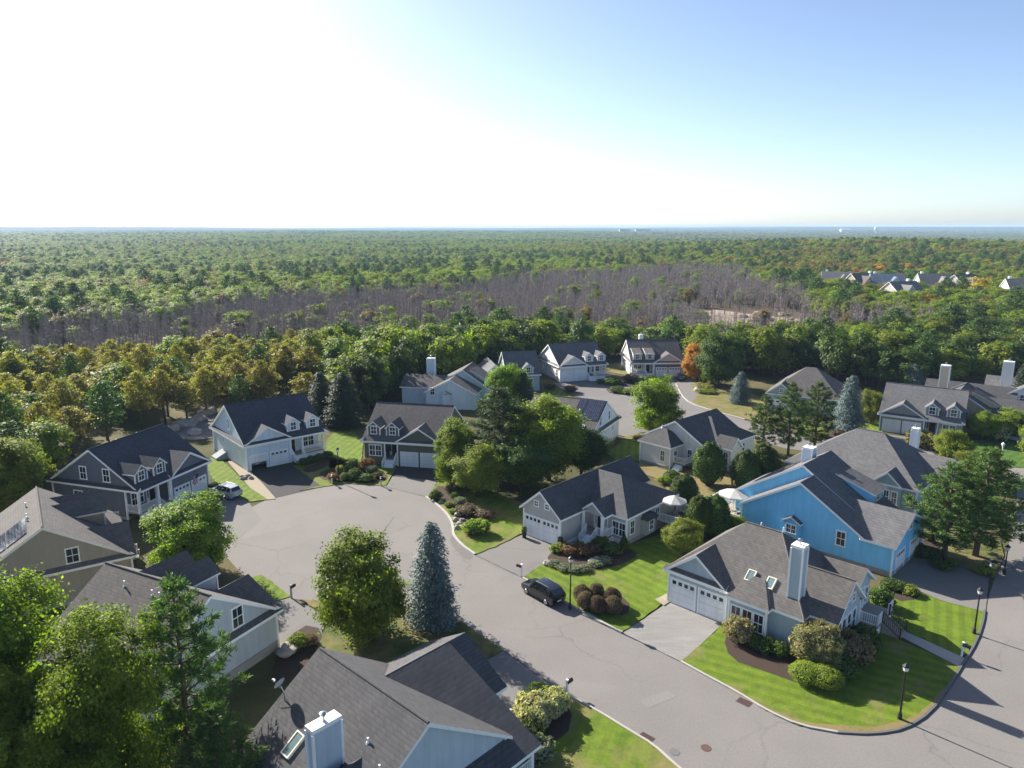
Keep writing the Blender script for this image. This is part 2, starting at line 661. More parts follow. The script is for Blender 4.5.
sheet('driveway', px((176, 503), (209, 490), (247, 500), (262, 520), (230, 545), (205, 545)), 0.004, DRIVE_G)
sheet('driveway', px((250, 471.5), (291, 464.5), (322, 487), (300, 492), (271, 499)), 0.008, DRIVE_D)
sheet('driveway', px((399, 466), (440, 469), (442, 473), (428, 497), (412, 493), (386, 487)), 0.004, DRIVE_G)
sheet('driveway', px((399, 466), (441, 469.3), (438, 481), (418, 479), (388, 476)), 0.008, DRIVE_D)  # second, darker sheet over the garage end of this drive
sheet('driveway', px((524, 534), (563, 545), (548, 560), (523, 577.5), (498, 569), (474, 555)), 0.004, DRIVE_G)
sheet('driveway', px((668, 601), (722, 623), (716, 630), (682, 662), (650, 649), (621, 633), (645, 618), (664, 605)), 0.004, DRIVE_W)
sheet('driveway', px((890, 578), (907, 555), (950, 565), (990, 575), (986, 612), (940, 600)), 0.004, DRIVE_G)
sheet('driveway', px((455, 672), (504, 650), (535, 671), (567, 695), (540, 710), (510, 730), (470, 730)), 0.004, DRIVE_G)
sheet('driveway', px((254, 606), (290, 597), (330, 618), (318, 640), (290, 655), (275, 655), (268, 630)), 0.004, DRIVE_G)
sheet('driveway', px((881, 434), (925, 439), (935, 455), (920, 470), (875, 465), (865, 445)), 0.004, DRIVE_G)
# the street behind the white ranch house, with its own turning circle
sheet('road', px((552, 383), (560, 383), (580, 376), (603, 372), (640, 381), (660, 378), (684, 377), (712, 386), (700, 394), (690, 404), (715, 412), (755, 423), (800, 437), (870, 447), (872, 455), (800, 452), (745, 438), (700, 428), (675, 428), (645, 432), (618, 438), (606, 420), (600, 400), (575, 397)), 0.0, DRIVE_G, smooth=1)
sheet('road', [(-140, 255), (-60, 262), (-60, 264), (-140, 257)], 0.0, DRIVE_G)

def seam(pts, w=.09):
    a, b = at(*pts[0]), at(*pts[1])
    d = (b - a).normalized()
    n = Vector((-d.y, d.x, 0)) * w
    k = max(2, int((b - a).length / .5))
    up, dn = [], []
    for i in range(k + 1):
        q = a.lerp(b, i / k)
        up.append(q + n * (.5 + .5 * noise.noise(q * 2.0)))
        dn.append(q - n * (.5 + .5 * noise.noise(q * 2.0 + Vector((9, 0, 0)))))
    sheet('road', up + dn[::-1], 0.012, DRIVE_D)


for sg in (((622, 633), (681, 662)), ((475, 555), (523, 578)), ((504, 651), (566, 695)), ((986, 612), (990, 575)), ((386, 487), (427, 497)), ((271, 499), (322, 487))):
    seam(sg)
sheet('road', px((453, 534), (458, 541), (466, 549), (475, 556), (468, 561), (457, 552), (449, 541)), 0.006, asphalt('patched_asphalt', (0.15, 0.142, 0.136)), smooth=1)
sheet('road', px((640, 700), (668, 690), (676, 697), (648, 708)), 0.006, asphalt('patched_asphalt_pale', (0.205, 0.197, 0.19)))
sheet('road', px((250, 545), (300, 540), (304, 546), (254, 552)), 0.006, asphalt('patched_asphalt_dim', (0.19, 0.18, 0.172)))
# garden path to the corner, and the paved strips by the houses
PATHM = plain('poured_path_concrete', (0.33, 0.315, 0.29), 0.9, var=0.12, scale=1.2)
sheet('path', px((872, 622), (880, 620.5), (967, 660), (960, 668)), 0.075, PATHM, thick=0.07)
sheet('path', px((566, 545), (585, 535.5), (612, 548), (598, 556), (560, 556)), 0.06, PATHM, thick=0.05)
sheet('path', px((655, 600), (667, 594), (670, 602), (664, 606)), 0.075, plain('tan_gravel', (0.27, 0.23, 0.17), 0.95, var=0.2, scale=8), thick=0.07)
sheet('path', px((228, 462), (235, 456), (262, 483), (276, 499), (268, 500), (250, 488)), 0.066, plain('tan_gravel', (0.3, 0.25, 0.19)), thick=0.06)

L_A = lawnmat('lawn_mown_diagonally', R(10), dry=0.12)
L_B = lawnmat('lawn_mown_across', R(-40), dry=0.22, width=1.2)
L_C = lawnmat('lawn_mown_along_corner', R(-62), dry=0.30, width=1.2)
L_S = lawnmat('lawn_by_the_side_path', R(30), dry=0.10, width=1.0)
L_D = lawnmat('lawn_ragged', R(20), dry=0.42, stripe=0.06)
L_Y = lawnmat('lawn_sun_bleached', R(70), (0.11, 0.13, 0.03), dry=0.62, stripe=0.12, width=2.2)
L_T = lawnmat('lawn_dry_tan', R(-30), (0.13, 0.115, 0.04), dry=0.85, stripe=0.08, width=2.0)
L_X = lawnmat('lawn_dark_brownish', R(45), (0.06, 0.085, 0.02), dry=0.5, stripe=0.05)  # darker, browner turf by the maple and the broad pines


def lawn(pts, mat, z=0.07):
    p = [Vector((q[0], q[1], 0)) for q in pts]
    out_ = []
    for a, b in zip(p, p[1:] + p[:1]):                     # the turf edge is never quite straight
        k = max(1, int((b - a).length / .55))
        for i in range(k):
            q = a.lerp(b, i / k)
            out_.append(q + Vector((noise.noise(q * 1.3), noise.noise(q * 1.3 + Vector((40, 0, 0))), 0)) * .16)
    pts = out_
    return sheet('lawn', pts, z, mat, thick=0.1)


lawn(px((205, 463), (216, 455), (228, 466), (250, 488), (268, 500), (250, 502), (238, 497), (222, 490), (212, 478)), L_A)
lawn(px((327, 440), (336, 431), (352, 432), (364, 440), (361, 462), (352, 470), (330, 470), (326, 458)), L_A)
lawn(px((299, 491), (320, 486), (294, 466), (330, 458), (361, 464), (396, 468), (386, 486), (345, 483.5)), L_D)
lawn(px((428, 497), (443, 473), (470, 480), (525, 505), (523, 533), (500, 545), (476, 554.5), (464, 546), (457, 539), (454, 533), (454, 526), (451, 517), (444, 510)), L_D)
lawn(px((524, 577.5), (549, 560), (600, 556), (626, 546), (660, 535), (690, 545), (668, 575), (667, 600), (645, 617), (622, 632.5), (614, 629), (590, 615.5), (565, 602), (540, 587.5)), L_B)
lawn([tuple(at(*p)[:2]) for p in K_CORNER[:11]] + px((958, 667), (873, 628), (845, 622), (797, 655), (766, 640), (722, 622), (717, 631)), L_C)
lawn(px((962, 659), (976, 641), (983, 622), (984, 612), (940, 601), (890, 580), (868, 600), (876, 617)), L_S)
lawn([tuple(at(*p)[:2]) for p in K_NEAR] + [(9, 29), (-2, 30), (-2, 40)] + px((541, 709)), L_D)
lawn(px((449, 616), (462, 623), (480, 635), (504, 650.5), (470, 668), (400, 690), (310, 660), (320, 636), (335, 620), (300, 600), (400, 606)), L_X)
lawn(px((236, 582), (262, 575), (291, 597), (258, 607)), L_A)
lawn(px((700, 392), (720, 386), (735, 389), (765, 398), (770, 425), (745, 419), (712, 411), (692, 403)), L_Y)
lawn(px((683, 377), (697, 380), (735, 389), (720, 386.5), (700, 391), (712, 386)), L_Y)
lawn(px((640, 462), (672, 472), (706, 458), (735, 480), (740, 500), (735, 520), (690, 520), (660, 480), (632, 470)), L_T)
lawn(px((622, 440), (642, 440), (640, 460), (618, 462), (606, 452), (620, 444)), L_A)
lawn(px((618, 439), (640, 433), (665, 430), (645, 440)), L_Y)
lawn(px((600, 366), (622, 362), (629, 376), (603, 371), (580, 375.5), (560, 384)), L_Y)
lawn(px((552, 384), (572, 397), (560, 404), (540, 396)), L_A)
lawn(px((962, 438), (1000, 432), (1024, 441), (1060, 450), (1060, 470), (1008, 467), (985, 462), (955, 450)), lawnmat('lawn_striped_dark', R(60), (0.06, 0.12, 0.022), dry=0.1, width=1.6))
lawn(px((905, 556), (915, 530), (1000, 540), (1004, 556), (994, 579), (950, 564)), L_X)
lawn(px((840, 430), (880, 420), (882, 432), (866, 444), (800, 436), (800, 425)), L_A)

for pts in [((545, 560), (556, 549), (590, 545), (628, 548), (640, 556), (620, 566), (585, 573), (560, 570)),
            ((723, 638), (736, 629), (766, 643), (797, 658), (850, 632), (868, 610), (885, 640), (868, 668), (815, 690), (765, 672), (730, 660)),
            ((318, 480), (322, 470), (350, 466), (390, 474), (383, 484), (345, 482.5)),
            ((430, 493), (442, 484), (470, 500), (490, 525), (462, 534), (455, 520), (447, 508)),
            ((590, 600), (600, 590), (630, 600), (628, 618), (606, 612)),
            ((520, 700), (560, 690), (576, 725), (545, 752), (520, 735)),
            ((300, 470), (320, 463), (330, 457), (330, 466), (310, 474)),
            ((880, 588), (896, 582), (922, 590), (918, 600), (896, 602)),
            ((908, 556), (915, 535), (945, 548), (940, 558)),
            ((300, 625), (325, 630), (312, 660), (280, 690), (270, 665)),
            ((605, 380), (615, 374), (660, 379), (655, 386), (630, 388)),
            ((697, 389), (704, 383), (717, 383), (715, 391)),
            ((800, 433), (835, 428), (862, 432), (850, 440), (812, 440))]:
    sheet('mulch_bed', px(*pts), 0.086, MULCH, smooth=1, thick=0.12)
# bare rock and sand in the burnt clearing
sheet('ground', [(68, 262), (82, 240), (104, 246), (118, 270), (112, 300), (92, 320), (74, 300)], 0.25, plain('sandy_ledge', (0.27, 0.215, 0.17), 0.95, var=0.35, scale=0.3), smooth=1)
sheet('ground', [(-62, 120), (-50, 118), (-47, 128), (-52, 138), (-62, 134)], 0.03, plain('grey_ledge', (0.2, 0.185, 0.17), 0.95, var=0.5, scale=0.5), smooth=1)

# the scorched rim of turf along the corner kerb
rim = chaikin([Vector((at(*q)[0], at(*q)[1], 0)) for q in K_CORNER[3:10]], 1)
inn = []
for i, q in enumerate(rim):
    d = (rim[min(i + 1, len(rim) - 1)] - rim[max(i - 1, 0)]).normalized()
    inn.append(q + Vector((-d.y, d.x, 0)) * (.16 + .75 * abs(noise.noise(q * .45)) + .30 * math.sin(math.pi * i / (len(rim) - 1))))
lawn(list(rim) + inn[::-1], lawnmat('lawn_scorched_rim', R(15), (0.12, 0.115, 0.035), dry=0.95, stripe=0.03), 0.078)

KERB = plain('granite_kerb', (0.33, 0.315, 0.295), 0.85, var=0.18, scale=2)
KERBD = plain('asphalt_kerb', (0.13, 0.125, 0.12), 0.9, var=0.2, scale=2)


def kerb(line, mat, w=0.17, h=0.13):
    p = chaikin([Vector((at(*q)[0], at(*q)[1], 0)) for q in line], 1)
    mb = MB()
    n = len(p)
    for i, q in enumerate(p):
        d = (p[min(i + 1, n - 1)] - p[max(i - 1, 0)]).normalized()
        s = Vector((-d.y, d.x, 0)) * w / 2
        mb.v += [tuple(q + s + Vector((0, 0, -0.05))), tuple(q + s + Vector((0, 0, h))), tuple(q - s + Vector((0, 0, h - 0.02))), tuple(q - s + Vector((0, 0, -0.05)))]
    for i in range(n - 1):
        for k in range(3):
            a = i * 4 + k
            mb.f.append([a, a + 4, a + 5, a + 1])
    mb.f += [[0, 1, 2, 3], [4 * n - 4, 4 * n - 1, 4 * n - 2, 4 * n - 3]]
    mb.m = [0] * len(mb.f)
    tag(mb.build('kerb', mat), kind='structure')


kerb(K_BULB, KERB, 0.28)
kerb(K_TAN, KERB, 0.24)
kerb(K_CORNER[:6], KERB)
kerb(K_CORNER[5:], KERBD)
kerb(K_NEAR, KERB)
kerb([(676, 384), (682, 396), (690, 403.5), (715, 411.5), (745, 419.5)], KERB, 0.3)

# ------------------------------------------------------------------ houses
FACES = {'f': ((1, 0), (0, -1)), 'b': ((-1, 0), (0, 1)), 'l': ((0, -1), (-1, 0)), 'r': ((0, 1), (1, 0))}


class Boards:
    """every trim board is a part of its own"""

    def __init__(s, h):
        s.h = h

    def box(s, x0, x1, y0, y1, z0, z1, name='trim_board'):
        m = MB()
        m.box(x0, x1, y0, y1, z0, z1)
        m.build(name, s.h.trim, s.h.root)


class House:
    """local frame: u along the front (to the right seen from the street), w away from the street, z up"""

    def __init__(s, name, org, deg, label, wall, roof, trim=None, found=None):
        s.root = empty(name, (org[0], org[1], 0), R(deg), label, 'house', 'houses of the cul-de-sac neighbourhood')
        s.wall, s.roof, s.trim = wall, roof, trim or WHITE
        s.W, s.R, s.Fd = MB(), MB(), MB()
        s.T = Boards(s)
        s.n = 0

    # -- volumes
    def gable(s, u0, u1, w0, w1, e, r, axis='u', oe=.4, og=.3, wall=True, z0=-0.2, tri_only=None, mid=None, thick=.24, og1=None):
        if axis == 'u':
            P = lambda a, c, z: (a, c, z)
            a0, a1, c0, c1 = u0, u1, w0, w1
        else:
            P = lambda a, c, z: (c, a, z)
            a0, a1, c0, c1 = w0, w1, u0, u1
        m = (c0 + c1) / 2 if mid is None else mid
        og1 = og if og1 is None else og1
        s.n += 1
        j = 0.004 * s.n
        k0 = (r - e) / (m - c0 + oe)
        k1 = (r - e) / (c1 + oe - m)
        prof = [(c0 - oe, e), (m, r), (c1 + oe, e), (c1 + oe, e - thick), (m, r - thick * 1.15), (c0 - oe, e - thick)]
        s.R.prism(prof, P, a0 - og, a1 + og1, mi=1, side=[0, 0, 1, 1, 1, 1])
        d = thick * 0.6
        z_0 = z0 if tri_only is None else tri_only
        if wall:
            s.W.prism([(c0 + j, z_0), (c0 + j, e + k0 * oe - d), (m, r - d), (c1 - j, e + k1 * oe - d), (c1 - j, z_0)], P, a0 + j, a1 - j)
        return k0

    def hip(s, u0, u1, w0, w1, e, rz, r0, r1, o=.4, wall=True, z0=-0.2, thick=.24):
        s.n += 1
        j = 0.004 * s.n
        c = [(u0 - o, w0 - o), (u1 + o, w0 - o), (u1 + o, w1 + o), (u0 - o, w1 + o)]
        v = [(x, y, e) for x, y in c] + [(r0[0], r0[1], rz), (r1[0], r1[1], rz)] + [(x, y, e - thick) for x, y in c]
        if abs(r1[0] - r0[0]) >= abs(r1[1] - r0[1]):
            top = [(0, 1, 5, 4), (1, 2, 5), (2, 3, 4, 5), (3, 0, 4)]
        else:
            top = [(0, 1, 4), (1, 2, 5, 4), (2, 3, 5), (3, 0, 4, 5)]
        fac = [(i, 6 + i, 6 + (i + 1) % 4, (i + 1) % 4) for i in range(4)] + [(6, 7, 8, 9)]
        s.R.add(v, top + fac, [0] * len(top) + [1] * 5)
        if wall:
            s.W.box(u0 + j, u1 - j, w0 + j, w1 - j, z0, e - thick * .5)

    def shed(s, u0, u1, w0, w1, za, zb, down='f', thick=.2, wall=False):
        """lean-to roof slab; za at the low edge, zb at the high edge; down = direction it falls"""
        if down in 'fb':
            P = lambda a, c, z: (a, c, z)
            a0, a1 = u0, u1
            lo, hi = (w0, w1) if down == 'f' else (w1, w0)
        else:
            P = lambda a, c, z: (c, a, z)
            a0, a1 = w0, w1
            lo, hi = (u0, u1) if down == 'l' else (u1, u0)
        s.R.prism([(lo, za), (hi, zb), (hi, zb - thick), (lo, za - thick)], P, a0, a1, mi=1, side=[0, 1, 1, 1])
        if wall:
            s.W.prism([(lo, za - thick * .8), (hi, zb - thick * .8), (hi, -.2), (lo, -.2)], P, a0 + .1, a1 - .1)

    def pent(s, face, p0, p1, c, e):
        """the narrow skirt of roof that runs across a gable end at eave height"""
        if face in 'lr':
            sgn = -1 if face == 'l' else 1
            P = lambda a, q, z: (c + sgn * q, a, z)
        else:
            sgn = -1 if face == 'f' else 1
            P = lambda a, q, z: (a, c + sgn * q, z)
        s.R.prism([(-.05, e + .42), (.5, e + .08), (.5, e - .16), (-.05, e - .16)], P, p0, p1, mi=1, side=[0, 1, 1, 1])

    def corner(s, u, w, z0, z1, q=.09):
        s.T.box(u - q, u + q, w - q, w + q, z0, z1, 'corner_board')

    # -- parts
    def window(s, face, u, w, zc, wd=.95, ht=1.5, twin=False, grid=True, parent=None, name='window'):
        a, n = FACES[face]
        p = (u, w)
        m = MB()
        hw, hh, b = (wd if twin else wd / 2), ht / 2, .11
        m.obox(p, a, n, -hw - b, hw + b, zc + hh, zc + hh + b + .03, -.05, .07)
        m.obox(p, a, n, -hw - b - .03, hw + b + .03, zc - hh - b, zc - hh, -.05, .09)
        m.obox(p, a, n, -hw - b, -hw, zc - hh, zc + hh, -.05, .065)
        m.obox(p, a, n, hw, hw + b, zc - hh, zc + hh, -.05, .065)
        m.obox(p, a, n, -hw, hw, zc - .035, zc + .035, -.05, .045)
        xs = [-hw / 2, hw / 2] if twin else [0]
        if twin:
            m.obox(p, a, n, -.07, .07, zc - hh, zc + hh, -.05, .055)
        if grid:
            for x in xs:
                m.obox(p, a, n, x - .02, x + .02, zc - hh, zc + hh, -.05, .035)
        par = parent or s.root
        g = MB()
        g.obox(p, a, n, -hw, hw, zc - hh, zc + hh, -.06, .02)
        if parent:
            m.add(g.v, g.f, 1)
            return m.build(name, [s.trim, GLASS], par)
        f = m.build(name, s.trim, par)
        g.build('pane', GLASS, f)
        return f

    def garage_door(s, face, u, w, wd=2.45, ht=2.15, lights=True, z0=.02, openh=0.0):
        a, n = FACES[face]
        p = (u, w)
        m = MB()
        h = wd / 2
        nrow = 4
        for k in range(nrow):
            za = z0 + openh + (ht - openh) * k / nrow
            zb = z0 + openh + (ht - openh) * (k + 1) / nrow - .025
            m.obox(p, a, n, -h, h, za, zb, -.05, .03)
            q = 4
            for i in range(q):
                x0 = -h + wd * (i + .12) / q
                x1 = -h + wd * (i + .88) / q
                if not (lights and k == nrow - 1):
                    m.obox(p, a, n, x0, x1, za + .09, zb - .08, .02, .045)
        m.obox(p, a, n, -h - .14, -h, z0, z0 + ht + .14, -.05, .08, 1)
        m.obox(p, a, n, h, h + .14, z0, z0 + ht + .14, -.05, .08, 1)
        m.obox(p, a, n, -h, h, z0 + ht, z0 + ht + .14, -.05, .08, 1)
        d = m.build('garage_door', [DOORW, s.trim], s.root)
        if lights:
            for i in range(4):
                g = MB()
                za = z0 + openh + (ht - openh) * 3 / 4
                x0 = -h + wd * (i + .2) / 4
                x1 = -h + wd * (i + .8) / 4
                g.obox(p, a, n, x0, x1, za + .13, za + (ht - openh) / 4 - .14, .01, .045)
                g.build('pane', GLASS, d)
        return d

    def door(s, face, u, w, z0, wd=.95, ht=2.1, mat=None, sides=True):
        a, n = FACES[face]
        p = (u, w)
        m = MB()
        m.obox(p, a, n, -wd / 2, wd / 2, z0, z0 + ht, -.05, .03)
        for k in (.25, .75):
            for q in (-.22, .22):
                m.obox(p, a, n, q * wd - .14, q * wd + .14, z0 + ht * (k - .17), z0 + ht * (k + .17), .02, .05)
        o = m.build('front_door', mat or DARK, s.root)
        f = MB()
        e = wd / 2 + (.38 if sides else .0)
        f.obox(p, a, n, -e - .12, -e, z0, z0 + ht + .12, -.05, .06)
        f.obox(p, a, n, e, e + .12, z0, z0 + ht + .12, -.05, .06)
        f.obox(p, a, n, -e - .12, e + .12, z0 + ht, z0 + ht + .14, -.05, .07)
        if sides:
            f.obox(p, a, n, -wd / 2 - .08, -wd / 2, z0, z0 + ht, -.05, .05)
            f.obox(p, a, n, wd / 2, wd / 2 + .08, z0, z0 + ht, -.05, .05)
            for q in (-1, 1):
                x = q * (wd / 2 + .23)
                f.obox(p, a, n, x - .15, x + .15, z0, z0 + .6, -.05, .03)
        f.build('frame', s.trim, o)
        h = MB()
        h.obox(p, a, n, wd / 2 - .14, wd / 2 - .08, z0 + 1.0, z0 + 1.1, .03, .1)
        h.build('handle', CHROME, o)
        return o

    def railing(s, pts, z0, h=.95, parent=None, mat=None, close=0):
        m = MB()
        for (x0, y0, *q0), (x1, y1, *q1) in zip(pts[:-1], pts[1:]):
            za = z0 + (q0[0] if q0 else 0)
            zb = z0 + (q1[0] if q1 else 0)
            L = math.hypot(x1 - x0, y1 - y0)
            for hh, rr in ((h, .045), (.12, .035)):
                m.tube([(x0, y0, za + hh), (x1, y1, zb + hh)], rr, 4)
            k = max(2, int(L / .16))
            for i in range(k + 1):
                t = i / k
                x, y, z = x0 + (x1 - x0) * t, y0 + (y1 - y0) * t, za + (zb - za) * t
                q = .06 if i in (0, k) else .022
                m.box(x - q, x + q, y - q, y + q, z, z + h + (.08 if q > .05 else 0))
        return m.build('railing', mat or s.trim, parent or s.root)

    def steps(s, face, u, w, z, wd=1.4, n=4, tread=.3, mat=None):
        a, d = FACES[face]
        m = MB()
        for i in range(n):
            h = z * (n - i) / (n + 1)
            m.obox((u, w), a, d, -wd / 2, wd / 2, 0, h, tread * i - .01, tread * (i + 1))
        return m.build('steps', mat or s.trim, s.root)

    def column(s, u, w, z0, z1, q=.13):
        m = MB()
        m.box(u - q, u + q, w - q, w + q, z0, z1)
        m.box(u - q - .04, u + q + .04, w - q - .04, w + q + .04, z0, z0 + .16)
        m.box(u - q - .04, u + q + .04, w - q - .04, w + q + .04, z1 - .14, z1 - .01)
        return m.build('column', s.trim, s.root)

    def dormer(s, uc, wf, plane, wd=1.9, wall_h=1.35, rise=.8, shed=False, zb=None):
        """gabled dormer facing the street on a slope plane(w) -> z"""
        m = MB()
        z0 = plane(wf)
        zt = z0 + wall_h
        zp = zt + rise
        k = (plane(wf + 1) - plane(wf))
        P = lambda a, c, z: (c, a, z)
        h = wd / 2
        if not shed:
            wb = wf + (zp - z0) / k + .3
            wb2 = wf + (zt - z0) / k + .5
            m.prism([(uc - h, z0 - .3), (uc - h, zt), (uc, zp - .12), (uc + h, zt), (uc + h, z0 - .3)], P, wf, wb2, 0)
            oe = .22
            sl = rise / (h + oe * .0 + .0001)
            m.prism([(uc - h - oe, zt - sl * oe), (uc, zp), (uc + h + oe, zt - sl * oe), (uc + h + oe, zt - sl * oe - .16), (uc, zp - .18), (uc - h - oe, zt - sl * oe - .16)],
                    P, wf - .22, wb, 2, side=[1, 1, 2, 2, 2, 2])
        else:
            wb = wf + 3.4
            zr = plane(wb)
            Q = lambda a, c, z: (a, c, z)
            m.prism([(wf, z0 - .3), (wf, zt), (wb, zr), (wb, zr - 1.0)], Q, uc - h, uc + h, 0)
            m.prism([(wf - .25, zt + .02), (wb, zr + .1), (wb, zr - .06), (wf - .25, zt - .14)], Q, uc - h - .18, uc + h + .18, 2, side=[1, 2, 2, 2])
        for q in (-1, 1):
            m.box(uc + q * h - .07, uc + q * h + .07, wf - .02, wf + .1, z0 - .1, zt - .05, 2)
        d = m.build('dormer', [s.wall, s.roof, s.trim], s.root)
        s.window('f', uc, wf - .01, z0 + wall_h * .56, .82, 1.1, parent=d)
        return d

    def chimney(s, u, w, z0, z1, a=.9, b=.9, mat=None, flue=True):
        m = MB()
        m.box(u - a / 2, u + a / 2, w - b / 2, w + b / 2, z0, z1)
        m.box(u - a / 2 - .07, u + a / 2 + .07, w - b / 2 - .07, w + b / 2 + .07, z1 - .22, z1 + .03, 1)
        for x in (-1, 1):
            for y in (-1, 1):
                m.box(u + x * a / 2 - .06 * (x < 0) - .04, u + x * a / 2 + .06 * (x > 0) + .04, w + y * b / 2 - .06 * (y < 0) - .04, w + y * b / 2 + .06 * (y > 0) + .04, z0, z1 - .25, 1)
        c = m.build('chimney', [mat or s.wall, s.trim], s.root)
        if flue:
            f = MB()
            f.lathe([(.11, 0), (.11, .38), (.2, .4), (.2, .5), (.06, .58)], 12, c=(u, w, z1))
            f.build('flue', CHROME, c)
        return c

    def vent(s, u, w, z, h=.5, r=.06):
        m = MB()
        m.lathe([(r * 2.2, -.1), (r * 1.5, .05), (r, .08), (r, h), (r * .7, h)], 10, c=(u, w, z))
        return m.build('vent_pipe', WHITE, s.root)

    def skylight(s, u, w, plane, wd=.75, ln=1.15):
        """glazed skylight lying on the slope that rises along +w"""
        k = plane(1) - plane(0)
        m, g = MB(), MB()
        z = plane(w)
        q = math.sqrt(1 + k * k)
        dw = ln / 2 / q
        nx = (-k / q, 1 / q)

        def slab(mb, u0, u1, s0, s1, h0, h1):
            v = []
            for hh in (h0, h1):
                for ss in (s0, s1):
                    for uu in (u0, u1):
                        v.append((uu, w + ss / q + nx[0] * hh, z + ss * k / q + nx[1] * hh))
            mb.add(v, [(0, 2, 3, 1), (4, 5, 7, 6), (0, 1, 5, 4), (2, 6, 7, 3), (0, 4, 6, 2), (1, 3, 7, 5)])
        a, b, e = wd / 2, ln / 2, .08
        slab(m, u - a, u - a + e, -b, b, -.1, .17)
        slab(m, u + a - e, u + a, -b, b, -.1, .17)
        slab(m, u - a + e, u + a - e, -b, -b + e, -.1, .17)
        slab(m, u - a + e, u + a - e, b - e, b, -.1, .17)
        slab(g, u - a + e, u + a - e, -b + e, b - e, -.05, .13)
        o = m.build('skylight', CREAM, s.root)
        g.build('pane', SKYG, o)
        return o

    def ridge_cap(s, p0, p1):
        s.R.tube([p0, p1], .09, 6, 0)

    def done(s):
        s.W.build('wall', s.wall, s.root)
        s.R.build('roof', [s.roof, s.trim], s.root)
        if s.Fd.v:
            s.Fd.build('foundation', FOUND, s.root)
        return s


m_, t_, o_ = new_mat('skylight_glass')
finish(t_, o_, mixc(t_, noise_tex(t_, coords(t_), 1.0, 2), (0.10, 0.16, 0.17), (0.16, 0.22, 0.22)), 0.05, spec=0.8)
SKYG = m_
m_, t_, o_ = new_mat('solar_cells')
v_ = coords(t_, 'Generated')
bk = N(t_, 'ShaderNodeTexBrick', offset=0.0, inp={'Scale': 1.0, 'Mortar Size': 0.012, 'Brick Width': 0.25, 'Row Height': 0.16, 'Color1': c4((0.010, 0.014, 0.04)), 'Color2': c4((0.014, 0.02, 0.05)), 'Mortar': c4((0.12, 0.13, 0.15))})
t_.links.new(v_, bk.inputs['Vector'])
finish(t_, o_, bk.outputs['Color'], 0.08, spec=0.7)
SOLAR = m_


